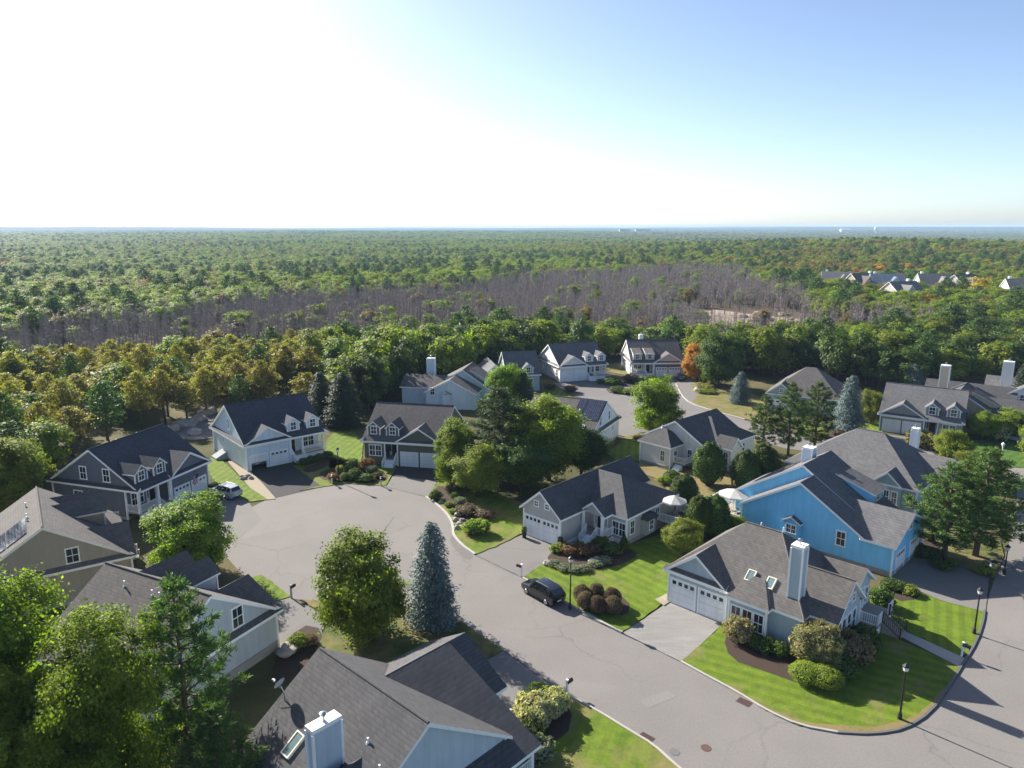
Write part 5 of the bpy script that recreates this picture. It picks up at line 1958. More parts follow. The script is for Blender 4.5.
SH('green', 880, 606, 1.6, 1.2, 'green bush behind the corner house porch')
for i, (bx, by, k, lab) in enumerate(((890, 588, 'green', 'green mound left in the round bed by the shaded driveway'), (899, 590, 'green', 'green mound at the middle of the round bed by the shaded driveway'), (910, 594, 'lime', 'yellow mound right in the round bed by the shaded driveway'))):
    SH(k, bx, by, .8, .9, lab)
SH('lime', 984, 574, .8, 1.0, 'yellow-green mound by the mailbox under the broad pines')
SH('green', 915, 552, .9, 1.2, 'dark shrub beside the sky-blue garage')
SH('green', 928, 557, .9, 1.2, 'dark shrub near the pine trunk by the driveway')
SH('green', 942, 568, .8, 1.2, 'low shrub at the driveway edge under the pine')
# cul-de-sac bed
for i, (bx, by, k, h, r, lab) in enumerate(((436, 500, 'green', 1.1, .9, 'rounded green shrub at the tip of the kerb bed'), (452, 492, 'plum', 1.0, 1.0, 'dark plum shrub at the back of the kerb bed'),
                                            (455, 499, 'green', .8, .7, 'green shrub behind the kerb bed stones'), (460, 504, 'grey', .8, .8, 'silver shrub in the kerb bed'), (449, 507, 'lime', .6, .6, 'lime tuft among the kerb bed stones'),
                                            (466, 514, 'plum', 1.0, 1.3, 'wide plum shrub in the kerb bed'), (486, 518, 'plum', .9, 1.2, 'plum shrub behind the yellow-green one'), (472, 534, 'lime', 1.5, 1.25, 'large yellow-green shrub left half at the road edge of the kerb bed'),
                                            (482, 533, 'lime', 1.5, 1.2, 'large yellow-green shrub right half at the road edge of the kerb bed'), (453, 513, 'lime', .5, .55, 'small lime tuft near the kerb'))):
    SH(k, bx, by, h, r, lab)
# grey-green house front
for bx, by, k, h, r, lab in ((367, 470, 'red', 1.7, 1.2, 'reddish pink bush at the left corner of the grey-green house'), (372, 473, 'grey', 1.1, .9, 'silver shrub under the grey-green house window'), (333, 481, 'red', 1.1, .8, 'reddish shrub at the left of the island bed'),
                             (345, 480, 'green', .9, .9, 'green shrub in the middle of the island bed'), (355, 479, 'green', 1.3, 1.1, 'dark green shrub behind the street lamp bed'), (366, 481, 'green', .9, 1.3, 'spreading green shrub at the right of the island bed'),
                             (340, 474, 'straw', 1.2, .6, 'straw grass tuft by the tall street lamp'), (352, 469, 'green', 1.4, 1.2, 'dark bush at the back of the island bed'), (378, 478, 'plum', .8, .6, 'small plum shrub by the grey-green house steps')):
    SH(k, bx, by, h, r, lab)
for i, bx in enumerate((304, 312, 320, 328)):
    SH('green', bx, 465 - i * 2.4, .9, .95, ('first', 'second', 'third', 'last')[i] + ' dark green shrub from the left before the powder blue porch')
SH('green', 213, 488, .7, .8, 'small dark shrub behind the silver car')
# bottom house and driveway
for bx, by, k, h, r, lab in ((535, 722, 'cream', 1.9, 1.5, 'large cream-flowered hydrangea at the bottom house drive'), (553, 712, 'cream', 1.6, 1.2, 'smaller cream-flowered hydrangea near the white mailbox'),
                             (539, 705, 'green', 1.5, 1.1, 'green bush behind the cream hydrangeas'), (532, 741, 'green', 1.2, 1.0, 'dark shrub under the cream hydrangea'), (537, 758, 'grey', 1.3, 1.2, 'grey-green bush beside the bottom porch'),
                             (298, 648, 'lime', 1.1, .9, 'yellow-green bush beside the boulder by the pale grey house'), (310, 645, 'plum', .8, .7, 'brownish shrub right of the yellow-green one')):
    SH(k, bx, by, h, r, lab, n=2400 if k == 'cream' else 1500)
# white house and neighbours at the back
for bx, by, k, h, r, lab in ((612, 384, 'green', 1.5, 2.0, 'dark bush right of the white house porch'), (617, 392, 'green', 1.0, 2.0, 'low wide bush in the far round bed, left'), (628, 394, 'lime', .9, 1.6, 'yellow-green bush in the far round bed, front'), (637, 392, 'green', 1.0, 2.2, 'low wide bush in the far round bed, right'),
                             (631, 382, 'plum', 1.8, 1.6, 'plum bush at the corner of the shed dormer house'), (640, 382, 'grey', 1.3, 1.5, 'silvery bush under the shed dormer house window'), (650, 381, 'green', 1.2, 1.3, 'green bush by the shed dormer house door'),
                             (571, 392, 'plum', 1.4, 1.4, 'dark plum bush on the far left lawn'), (550, 389, 'plum', 1.0, 1.2, 'dark shrub by the white house side wall'), (702, 389, 'straw', 1.2, 2.2, 'straw-coloured bush before the orange maple'), (706, 393, 'lime', .8, 2.2, 'yellow-green low bush on the bleached lawn'),
                             (640, 441, 'plum', .9, 1.2, 'brown shrub beside the solar-panelled house'), (600, 384, 'green', .9, .8, 'small shrub at the white house steps')):
    SH(k, bx, by, h, r, lab)
for bx, by, k, h, r, lab in ((918, 446, 'straw', 2.6, 2.0, 'straw-yellow bush in front of the warm grey house, left'), (933, 449, 'straw', 2.4, 1.8, 'straw-yellow bush in front of the warm grey house, right'), (1000, 441, 'cream', 3.0, 1.6, 'white-flowering shrub by the white street lamp'), (963, 425, 'plum', 1.4, 1.0, 'dark reddish bush by the warm grey house side wall'),
                             (664, 484, 'lime', 1.0, 1.0, 'yellow-green shrub on the dry back lawn, left'), (672, 480, 'green', 1.2, 1.2, 'green shrub on the dry back lawn'), (697, 470, 'green', .9, .9, 'small shrub by the white ranch steps'),
                             (838, 436, 'plum', .9, 1.1, 'brown mound before the tall blue spruce'), (822, 437, 'lime', .9, 1.1, 'yellow-green mound before the tall blue spruce')):
    SH(k, bx, by, h, r, lab)
# flower heads on the small hydrangea tree already carry their colour in the leaves

# ------------------------------------------------------------------ the woods
BX = [-400, -120, -68, -64, -58, -40, -26, -22, 0, 4, 28, 44, 50, 70, 86, 100, 130, 400]
BY = [20, 48, 66, 118, 130, 136, 134, 160, 170, 188, 194, 192, 170, 165, 154, 160, 176, 230]


def edge_y(x):
    return float(np.interp(x, BX, BY))


def wood_kind(x, y, d, u, n1, n2):
    """which kind of tree grows here: bands and patches of the woodland in plan"""
    c = 512 + F_ * x / max(y, 1)
    if c < 330 and d < 195:
        return 'pineyellow' if u < .62 else ('pine' if u < .86 else 'oak')
    # the grey, bare belt left by a fire
    lo = np.interp(c, [-200, 0, 150, 330, 420, 560, 680, 740, 830, 900, 980], [175, 185, 190, 196, 212, 228, 215, 208, 236, 252, 300])
    hi = np.interp(c, [-200, 0, 150, 330, 420, 560, 680, 740, 770, 830, 900, 980], [240, 250, 280, 330, 370, 480, 560, 520, 400, 310, 290, 300])
    w = (n1 - .5) * 60
    if lo + w * .4 < d < hi + w * 1.6:
        if u < .92:
            return 'dead'
        return 'rust' if u < .935 else ('pineyellow' if u < .92 else 'oak')
    if d < lo + 12 and c > 320:
        return 'oakdark' if u < .42 else ('oak' if u < .84 else ('pine' if u < .92 else 'yellowish'))
    warm = .10 + .5 * max(0, n1 - .56) * 3 + (.42 * math.exp(-(((c - 850) / 170) ** 2)) if d > 380 else 0)
    if u < warm * .55:
        return 'rust'
    if u < warm * .62:
        return 'orange' if n2 > .55 else 'yellowish'
    if u < warm + .12:
        return 'yellowish'
    if u < warm + .12 + (.16 if n2 > .6 else .04):
        return 'pine' if u * 37 % 1 < .6 else 'oakdark'
    return 'oak' if u * 53 % 1 < .72 else 'maple'


def n01(x, y, s, o):
    return .5 + .5 * max(-1, min(1, 1.5 * noise.noise((x / s, y / s, o))))


def c_left(x, y):
    return 512 + F_ * x / y < 330 and math.hypot(x, y) < 195


cand = []
Y = 40.0
while Y < 330:
    sp = 5.0
    X = -Y * .95 - 20
    while X < Y * .95 + 20:
        x, y = X + rng.uniform(-2.1, 2.1), Y + rng.uniform(-2.1, 2.1)
        if c_left(x, y) and rng.random() < .33:
            X += sp
            continue
        if y > edge_y(x) and not (66 < x < 116 and 236 < y < 325 and rng.random() < .80):
            cand.append((x, y))
        X += sp
    Y += sp
near_w = []
for x, y in cand:
    d = math.hypot(x, y)
    c = 512 + F_ * x / y
    if -60 < c < 1084:
        near_w.append((d + (30 if c < 0 or c > 1024 else 0), x, y))
near_w.sort()
NAMES = {'pineyellow': ('pine_tree', 'yellowing open pine with bare lower trunk'), 'pine': ('pine_tree', 'dark green pine'), 'oak': ('oak_tree', 'mid-green broadleaf tree'), 'oakdark': ('oak_tree', 'dark green broadleaf tree'),
         'dead': ('dead_tree', 'bare grey dead tree'), 'rust': ('oak_tree', 'rust-brown broadleaf tree'), 'orange': ('maple_tree', 'orange maple'), 'yellowish': ('oak_tree', 'yellowing broadleaf tree'), 'maple': ('maple_tree', 'bright yellow-green maple')}
taken = set()
N_IND = 225
for k, (_, x, y) in enumerate(near_w[:N_IND]):
    u = rng.random()
    d = math.hypot(x, y)
    kd_ = wood_kind(x, y, d, u, n01(x, y, 90, 4), n01(x, y, 55, 9))
    taken.add((x, y))
    c = 512 + F_ * x / y
    where = ('in the woods behind the slate and tan houses' if c < 190 else 'in the woods behind the powder blue house' if c < 345 else 'in the tree belt behind the grey-green house' if c < 520 else
             'in the tree belt behind the white house' if c < 700 else 'in the tree belt behind the hip roof house' if c < 870 else 'in the tree belt behind the warm grey and beige houses')
    nm, lab = NAMES[kd_]
    hh = {'pineyellow': 9.5, 'pine': 10.5, 'dead': 9.5, 'oak': 10.5, 'oakdark': 11}.get(kd_, 9.5) * rng.uniform(.78, 1.2)
    rr = {'pineyellow': 3.0, 'pine': 2.9, 'dead': 2.2}.get(kd_, 4.3) * rng.uniform(.8, 1.2)
    if c < 330:
        hh *= .92
    tree(nm, f'{kd_}:{10 + k % 3}', x, y, hh, rr, f'{lab} {where}', 'woodland trees: ' + lab + ' ' + where)

# everything further off: one object of green woods, one of the bare belt
PTS = {'g': [], 'd': []}
GK = ['oak:10', 'oak:11', 'oak:12', 'maple:10', 'maple:11', 'oakdark:10', 'oakdark:11', 'pine:10', 'pine:11', 'pineyellow:10', 'rust:10', 'orange:10', 'yellowish:10', 'yellowish:11']
DK = ['dead:10', 'dead:11', 'dead:12']


def scatter(r0, r1, sp, half, sc):
    y = r0 * .7
    while y < r1:
        x = -y * half - 15
        while x < y * half + 15:
            qx, qy = x + rng.uniform(-.45, .45) * sp, y + rng.uniform(-.45, .45) * sp
            d = math.hypot(qx, qy)
            x += sp
            if not (r0 <= d < r1):
                continue
            add_tree(qx, qy, d, sc)
        y += sp


def add_tree(x, y, d, sc):
    if d < 1500:
        for fx, fy in FAR_POS:
            if abs(x - fx) < 9 and -10 < y - fy < 9:
                return
    u = rng.random()
    k = wood_kind(x, y, d, u, n01(x, y, 90 if d < 900 else 300, 4), n01(x, y, 55 if d < 900 else 200, 9))
    s = sc * rng.uniform(.75, 1.25) * (.86 if k not in ('dead', 'pine') else 1.0) * (1.15 if k == 'pine' else 1)
    if k == 'dead':
        PTS['d'].append((x, y, hz(x, y), rng.randrange(3), s * .95, s * .9))
        for _q in range(2):
            a_, b_ = x + rng.uniform(-3, 3), y + rng.uniform(-3, 3)
            if not (68 < a_ < 118 and 238 < b_ < 322):
                PTS['d'].append((a_, b_, hz(a_, b_), rng.randrange(3), s * rng.uniform(.6, .95), s * rng.uniform(.55, .85)))
    else:
        o = [i for i, q in enumerate(GK) if q.split(':')[0] == k]
        PTS['g'].append((x, y, hz(x, y) - .5, rng.choice(o), s * 1.12, min(s, 1.25)))


for (_, x, y) in near_w[N_IND:]:
    add_tree(x, y, math.hypot(x, y), 1.0)
for x, y in cand:
    c = 512 + F_ * x / y
    if not (-60 < c < 1084):
        add_tree(x, y, math.hypot(x, y), 1.0)
scatter(330, 800, 5.3, .95, 1.0)
scatter(800, 1700, 8.0, .85, 1.25)
scatter(1700, 3400, 14.0, .8, 1.9)
scatter(3400, 6500, 34.0, .8, 3.6)


def wood_object(name, pts, keys):
    col = bpy.data.collections.new(name + '_kinds')
    for i, k in enumerate(keys):
        cr, tr, h0, r0 = proto(k)
        bm = bmesh.new()
        bm.from_mesh(cr)
        nl = len(bm.faces)
        bm.from_mesh(tr)
        bm.faces.ensure_lookup_table()
        for f in bm.faces[nl:]:
            f.material_index = 1
        me = bpy.data.meshes.new('tree_%02d' % i)
        bm.to_mesh(me)
        bm.free()
        me.materials.append(cr.materials[0])
        me.materials.append(tr.materials[0])
        o = bpy.data.objects.new('kind_%02d' % i, me)
        col.objects.link(o)
    a = np.array(pts, float)
    me = bpy.data.meshes.new(name)
    me.vertices.add(len(a))
    me.vertices.foreach_set('co', a[:, :3].astype(np.float32).ravel())
    for nm, typ, dat in (('idx', 'INT', a[:, 3].astype(np.int32)), ('scl', 'FLOAT_VECTOR', np.stack([a[:, 4], a[:, 4], a[:, 5]], 1).astype(np.float32).ravel()), ('spin', 'FLOAT', nr.uniform(0, 6.28, len(a)).astype(np.float32))):
        me.attributes.new(nm, typ, 'POINT').data.foreach_set('vector' if typ == 'FLOAT_VECTOR' else 'value', dat)
    o = bpy.data.objects.new(name, me)
    COL.objects.link(o)
    ng = bpy.data.node_groups.new(name + '_scatter', 'GeometryNodeTree')
    ng.interface.new_socket('Geometry', in_out='INPUT', socket_type='NodeSocketGeometry')
    ng.interface.new_socket('Geometry', in_out='OUTPUT', socket_type='NodeSocketGeometry')
    gi, go = ng.nodes.new('NodeGroupInput'), ng.nodes.new('NodeGroupOutput')
    ip = ng.nodes.new('GeometryNodeInstanceOnPoints')
    ci = ng.nodes.new('GeometryNodeCollectionInfo')
    ci.inputs['Collection'].default_value = col
    ci.inputs['Separate Children'].default_value = True
    ci.inputs['Reset Children'].default_value = True

    def attr(nm, typ):
        q = ng.nodes.new('GeometryNodeInputNamedAttribute')
        q.data_type = typ
        q.inputs['Name'].default_value = nm
        return q.outputs['Attribute']
    cx = ng.nodes.new('ShaderNodeCombineXYZ')
    L = ng.links.new
    L(attr('spin', 'FLOAT'), cx.inputs[2])
    L(gi.outputs[0], ip.inputs['Points'])
    L(ci.outputs[0], ip.inputs['Instance'])
    ip.inputs['Pick Instance'].default_value = True
    L(attr('idx', 'INT'), ip.inputs['Instance Index'])
    L(cx.outputs[0], ip.inputs['Rotation'])
    L(attr('scl', 'FLOAT_VECTOR'), ip.inputs['Scale'])
    L(ip.outputs[0], go.inputs[0])
    o.modifiers.new('scatter', 'NODES').node_group = ng
    return o


tag(wood_object('forest', PTS['g'], GK), 'endless green woods reaching from the neighbourhood to the horizon', 'forest', kind='stuff')
tag(wood_object('dead_woodland', PTS['d'], DK), 'belt of bare grey burnt trees across the middle distance', 'woodland', kind='stuff')
# bright yellow tree among the far houses
p = at(930 + 48, 300)
z = hz(p.x, p.y)
p = at(978, 301, z)
tree('gold_tree', 'gold:10', p.x, p.y, 12, 6.5, 'bright yellow tree beside the white gabled house on the wooded rise', G1, z=z)

# ------------------------------------------------------------------ vehicles
TYRE = plain('tyre_rubber', (0.018, 0.018, 0.018), 0.8)
RIM = plain('alloy_rim', (0.45, 0.45, 0.47), 0.3, metal=.9)
HEADL = plain('clear_lamp', (0.6, 0.62, 0.65), 0.1, spec=.8)
TAILL = plain('red_lamp', (0.25, 0.01, 0.01), 0.2, spec=.6)
CGLASS = plain('car_glass', (0.008, 0.010, 0.012), 0.04, spec=.7)


def carpaint(name, col):
    m, t, o = new_mat(name)
    b = finish(t, o, mixc(t, noise_tex(t, coords(t), 1.5, 2), tuple(x * .92 for x in col), col), 0.2, metal=.1, spec=.5)
    b.inputs['Coat Weight'].default_value = .8
    b.inputs['Coat Roughness'].default_value = .06
    return m


SUV = [(-2.34, .46, .78, .80, .78, .70), (-2.29, .36, .98, 1.00, .88, .78), (-2.20, .30, 1.03, 1.08, .91, .76), (-1.88, .28, 1.04, 1.60, .92, .65), (-1.3, .28, 1.03, 1.69, .93, .67), (-.2, .28, 1.01, 1.71, .93, .68),
       (.42, .28, 1.0, 1.66, .93, .66), (1.18, .28, .99, 1.04, .92, .74), (1.85, .30, .93, .97, .90, .70), (2.2, .34, .84, .87, .85, .66), (2.35, .42, .66, .68, .74, .6)]
SEDAN = [(-2.34, .46, .74, .76, .76, .66), (-2.25, .36, .92, .95, .86, .74), (-1.75, .28, .95, 1.0, .89, .74), (-1.05, .26, .93, 1.40, .9, .62), (-.3, .26, .92, 1.45, .9, .64), (.25, .26, .91, 1.42, .9, .62),
         (1.0, .26, .90, .95, .89, .72), (1.8, .28, .84, .88, .87, .68), (2.2, .34, .74, .77, .82, .62), (2.34, .42, .58, .60, .7, .56)]


def car(px_, toward, col, label, st=SUV, name='parked_car', cat='car', roof=None, z=0.0, loc=None, ang=None):
    c = at(*px_) if loc is None else Vector(loc)
    if ang is None:
        d = at(*toward) - c
        ang = math.atan2(d.y, d.x)
    r = empty(name, (c.x, c.y, z), ang, label, cat, 'parked cars')
    pm = carpaint('car_paint_' + label.split()[0], col)
    mb = MB()
    n = len(st)
    for x, zb, zl, zt, wb, wt in st:
        mb.v += [(x, -wb * .95, zb), (x, -wb, zb + .2), (x, -wb, zl), (x, -wt, zt), (x, wt, zt), (x, wb, zl), (x, wb, zb + .2), (x, wb * .95, zb)]
    for i in range(n - 1):
        for k in range(8):
            a, b = i * 8 + k, i * 8 + (k + 1) % 8
            mb.f.append([a, b, b + 8, a + 8])
            mb.m.append(1 if k == 7 else 0)
    mb.f += [list(range(8))[::-1], list(range(8 * n - 8, 8 * n))]
    mb.m += [0, 0]
    for y in (-1, 1):                                      # dark sill and arches
        mb.box(-1.0, 1.0, y * .90 - .05, y * .90 + .05, .24, .40, 1)
    b = mb.build('body', [pm, BLACK], r)
    b.data.polygons.foreach_set('use_smooth', [True] * len(b.data.polygons))
    b.data.set_sharp_from_angle(angle=R(28))
    X = [q[0] for q in st]
    f = lambda x, k: float(np.interp(x, X, [q[k] for q in st]))

    def side(x, t, s, off=.014):
        return (x, s * (f(x, 4) * (1 - t) + f(x, 5) * t + off), f(x, 2) * (1 - t) + f(x, 3) * t)
    i0 = 3
    i1 = n - 5
    xs0, xs1 = st[i0][0], st[i1][0]
    xr, xf = st[i0 - 1][0], st[i1 + 1][0]
    L = xs1 - xs0
    spans = [(xs0 - .05, xs0 + L * .26), (xs0 + L * .30, xs0 + L * .62), (xs0 + L * .66, xs1 + (xf - xs1) * .42)]
    for s in (-1, 1):
        for k, (a, c_) in enumerate(spans):
            m = MB()
            a2 = a + (.12 if k == 0 else 0)
            c2 = min(c_, xs1 - .02)
            m.add([side(a, .1, s), side(c_, .1 if k < 2 else .12, s), side(c2, .86, s), side(a2, .86, s)], [(0, 1, 2, 3)])
            m.build('side_window', CGLASS, r)
    for nm, xa, xb in (('windscreen', xf, xs1), ('rear_window', xr, xs0)):
        m = MB()
        pts = []
        for t, ww in ((.10, .92), (.88, .95)):
            x = xa + (xb - xa) * t
            z_ = f(xa, 3) + (f(xb, 3) - f(xa, 3)) * t + .012
            w = (f(xa, 5) + (f(xb, 5) - f(xa, 5)) * t) * ww
            x += .012 * (1 if xa > xb else -1)
            pts += [(x, -w, z_), (x, w, z_)]
        m.add(pts, [(0, 1, 3, 2)])
        m.build(nm, CGLASS, r)
    rr = .35 if st is SUV else .32
    for x in (-1.42, 1.38):
        for s in (-1, 1):
            w = MB()
            w.tube([(x, s * .70, rr), (x, s * .74, rr), (x, s * .92, rr), (x, s * .945, rr)], [rr * .93, rr, rr, rr * .93], 20)
            wo = w.build('wheel', TYRE, r, smooth=False)
            q = MB()
            q.tube([(x, s * .93, rr), (x, s * .955, rr)], [rr * .66, rr * .6], 16)
            for k in range(5):
                t = k * 1.2566
                q.box(x - .03 + math.cos(t) * .12, x + .03 + math.cos(t) * .12, min(s * .95, s * .965), max(s * .95, s * .965), rr + math.sin(t) * .12 - .03, rr + math.sin(t) * .12 + .03)
            q.build('rim', RIM, wo)
    for s in (-1, 1):
        m = MB()
        x = st[-2][0] - .06
        m.box(x - .16, x + .12, min(s * .52, s * .8), max(s * .52, s * .8), f(x, 2) - .17, f(x, 2) - .03)
        m.build('headlight', HEADL, r)
        m = MB()
        x = st[1][0]
        m.box(x - .035, x + .16, min(s * .62, s * .89), max(s * .62, s * .89), .80, .97)
        m.build('tail_light', TAILL, r)
        m = MB()
        x = xs1 + .35
        m.box(x - .08, x + .08, min(s * .93, s * 1.08), max(s * .93, s * 1.08), 1.0, 1.14)
        m.build('wing_mirror', pm, r)
    m = MB()
    m.box(st[-1][0] - .05, st[-1][0] + .015, -.45, .45, .46, .62)
    m.build('grille', BLACK, r)
    for x in (st[0][0] - .012, st[-1][0] + .016):
        m = MB()
        m.box(x - .01, x + .01, -.24, .24, .50, .61)
        m.build('number_plate', WHITE, r)
    if st is SUV:
        for s in (-1, 1):
            m = MB()
            m.tube([(-1.5, s * .60, 1.72), (-1.3, s * .60, 1.76), (.1, s * .60, 1.77), (.3, s * .60, 1.72)], .022, 6)
            m.build('roof_rail', CHROME, r)
    return r


a_, b_ = at(526.7, 594), at(545.7, 605)
dr = (a_ - b_).normalized()
mid = (a_ + b_) / 2 + Vector((-dr.y, dr.x, 0)) * -.85
car(None, None, (0.005, 0.005, 0.006), 'black SUV with roof rails parked at the kerb beside the street lamp', loc=mid, ang=math.atan2(dr.y, dr.x))
car((225.5, 496), (207, 491.5), (0.42, 0.44, 0.47), 'silver SUV parked on the drive of the slate house')
car((681, 379), (681, 372), (0.02, 0.015, 0.018), 'dark car on the far drive beside the orange maple', st=SEDAN)
car((1013, 441), (990, 436), (0.40, 0.45, 0.5), 'pale blue-grey car cut by the right edge of the picture', st=SEDAN)
gp = Vector((math.cos(R(40.7)) * 1.85 - math.sin(R(40.7)) * 3.2, math.sin(R(40.7)) * 1.85 + math.cos(R(40.7)) * 3.2, 0)) + Vector((-38.65, 102.3, 0))
car(None, None, (0.34, 0.36, 0.38), 'grey car inside the half-open garage of the powder blue house', loc=gp, ang=R(130.7), z=.02)

# ------------------------------------------------------------------ street furniture
LGLASS = plain('frosted_lamp_glass', (0.62, 0.62, 0.58), 0.35)


def lamp(bx, by, h, label, pole=DARK):
    p = at(bx, by)
    r = empty('street_lamp', (p.x, p.y, .05), 0, label, 'street lamp', 'street lamps along the road')
    m = MB()
    m.lathe([(.16, -.1), (.16, .1), (.12, .5), (.075, .6), (.055, h - .55), (.09, h - .52), (.09, h - .46), (.05, h - .44)], 12)
    m.build('pole', pole, r)
    m = MB()
    m.lathe([(.09, h - .44), (.17, h - .38), (.22, h - .08), (.20, h - .06)], 8)
    hd = m.build('lantern', LGLASS, r)
    m = MB()
    m.lathe([(.27, h - .07), (.24, h), (.10, h + .13), (.03, h + .22)], 8)
    m.build('cap', pole, hd)
    return r


lamp(570, 609, 5.1, 'black street lamp by the six plum globes')
lamp(899.5, 719.5, 4.3, 'black street lamp on the striped corner lawn, nearest the bottom right kerb')
lamp(974, 634, 4.2, 'black street lamp at the path end opposite the corner house')
lamp(1004, 574, 3.0, 'street lamp near the broad pines at the right edge')
lamp(339, 482, 4.8, 'tall street lamp in the bed at the head of the cul-de-sac')
lamp(999.5, 471, 4.1, 'street lamp with pale post on the dark striped lawn at right', pole=WHITE)


def mailbox(bx, by, label, post=WHITE, box=DARK, dirpx=None):
    p = at(bx, by)
    a = 0.7
    if dirpx:
        d = at(*dirpx) - p
        a = math.atan2(d.y, d.x)
    r = empty('mailbox', (p.x, p.y, .04), a, label, 'mailbox', 'mailboxes along the kerb')
    m = MB()
    m.box(-.07, .07, -.07, .07, -.1, 1.25)
    m.box(-.09, .09, -.09, .09, 1.25, 1.33)
    m.box(-.05, .42, -.045, .045, .88, .97)
    m.build('post', post, r)
    m = MB()
    prof = [(-.13, .98), (-.13, 1.12), (-.09, 1.2), (0, 1.24), (.09, 1.2), (.13, 1.12), (.13, .98)]
    m.prism(prof, lambda q, c, z: (q, c, z), -.02, .56)
    b = m.build('box', box, r)
    m = MB()
    m.box(.2, .32, .132, .145, 1.06, 1.24)
    m.build('signal_flag', TAILL, b)
    return r


mailbox(521.5, 576.5, 'mailbox on white post at the ranch house drive', dirpx=(512, 574))
mailbox(567, 695.5, 'mailbox on white post at the drive of the big-roofed house, bottom middle', dirpx=(575, 690))
mailbox(961.5, 657, 'mailbox on white post at the end of the garden path', dirpx=(970, 660))
mailbox(291.5, 598, 'mailbox on the lawn tip by the pale grey house drive', dirpx=(298, 594), post=CONC)
mailbox(990, 571, 'mailbox beside the yellow-green mound under the broad pines', dirpx=(998, 574))
mailbox(332, 484, 'mailbox on white post in the island bed by the tall street lamp', dirpx=(333, 490))
mailbox(381, 486, 'mailbox on brown post before the grey-green house steps', dirpx=(383, 491), post=WOOD)


def on(h, u, w, z):
    a = h.root.rotation_euler[2]
    return Vector((h.root.location.x + math.cos(a) * u - math.sin(a) * w, h.root.location.y + math.sin(a) * u + math.cos(a) * w, z))


CANVAS = plain('pale_canvas', (0.46, 0.45, 0.43), 0.85, var=.06)


def umbrella(loc, label, r=1.75, rot=0.0):
    o = empty('patio_umbrella', loc, rot, label, 'umbrella')
    m = MB()
    m.lathe([(.28, 0), (.28, .08), (.035, .1), (.025, 2.75)], 10)
    m.build('pole', CHROME, o)
    m = MB()
    k = 8
    m.v.append((0, 0, 2.85))
    for i in range(k):
        t = 2 * math.pi * i / k
        m.v.append((r * math.cos(t), r * math.sin(t), 2.2))
    for i in range(k):
        t = 2 * math.pi * i / k
        m.v.append((r * math.cos(t), r * math.sin(t), 2.02))
    m.v.append((0, 0, 2.78))
    for i in range(k):
        j = (i + 1) % k
        m.f += [[0, 1 + i, 1 + j], [1 + i, 1 + k + i, 1 + k + j, 1 + j], [2 * k + 1, 1 + k + j, 1 + k + i]]
    m.m = [0] * len(m.f)
    c = m.build('canopy', CANVAS, o, fixn=False)
    m = MB()
    for i in range(k):
        t = 2 * math.pi * i / k
        m.tube([(0, 0, 2.74), (r * math.cos(t) * .98, r * math.sin(t) * .98, 2.13)], .012, 4)
    m.build('ribs', CHROME, c)
    return o


def chair(loc, rot, label, mat):
    o = empty('patio_chair', loc, rot, label, 'chair', 'patio chairs on the decks')
    m = MB()
    m.box(-.26, .26, -.26, .26, .40, .46)
    m.build('seat', mat, o)
    m = MB()
    m.prism([(-.26, .44), (-.22, .44), (-.34, .98), (-.38, .98)], lambda a, c, z: (a, c, z), -.26, .26)
    m.build('backrest', mat, o)
    for x in (-.23, .23):
        for y in (-.23, .23):
            m = MB()
            m.box(x - .02, x + .02, y - .02, y + .02, 0, .41)
            m.build('leg', mat, o)
    for x in (-1, 1):
        m = MB()
        m.box(x * .27 - .025, x * .27 + .025, -.28, .22, .63, .67)
        m.build('armrest', mat, o)
    return o


def table(loc, label, mat, r=.6):
    o = empty('patio_table', loc, 0, label, 'table')
    m = MB()
    m.lathe([(r, .70), (r, .74)], 20)
    m.build('tabletop', mat, o)
    for k in range(4):
        t = k * math.pi / 2 + .78
        m = MB()
        m.tube([(r * .75 * math.cos(t), r * .75 * math.sin(t), 0), (r * .6 * math.cos(t), r * .6 * math.sin(t), .7)], .025, 6)
        m.build('leg', mat, o)
    return o


umbrella(on(K, 11.9, 13.2, 1.3), 'pale patio umbrella on the raised deck of the ranch house', 1.5, .3)
table(on(K, 12.9, 13.6, 1.3), 'dark round table on the ranch house deck', DARK)
chair(on(K, 13.3, 12.6, 1.3), R(-20), 'dark patio chair on the ranch house deck, nearer the camera', DARK)
chair(on(K, 12.9, 14.7, 1.3), R(150), 'dark patio chair on the ranch house deck, farther from the camera', DARK)
umbrella(on(Nh, -19.2, 3.0, .9), 'white patio umbrella on the low deck of the sky-blue house', 1.9, .2)
table(on(Nh, -18.6, 2.0, .9), 'round table on the low deck of the sky-blue house', WOOD)
chair(on(Nh, -20.9, 1.2, .9), R(70), 'white patio chair at the left of the sky-blue house deck', WHITE)
chair(on(Nh, -17.6, 1.0, .9), R(10), 'dark patio chair against the sky-blue house wall', DARK)

for bx, by, lab in ((524.2, 537.5, 'dark planter left of the ranch garage doors'), (560.2, 548, 'dark planter with a small plant right of the ranch garage doors')):
    p = at(bx, by)
    o = empty('planter', (p.x, p.y, .02), .3, lab, 'planter')
    m = MB()
    m.lathe([(.22, 0), (.30, .75), (.33, .78), (.33, .84), (.27, .84), (.26, .74)], 12)
    m.build('pot', DARK, o)
    q = crown_dense(5, .6, .3, 300, .12)[0] + np.array([0, 0, .75])
    link('plant', fast_mesh('plant', q, [LM['green']]), o)

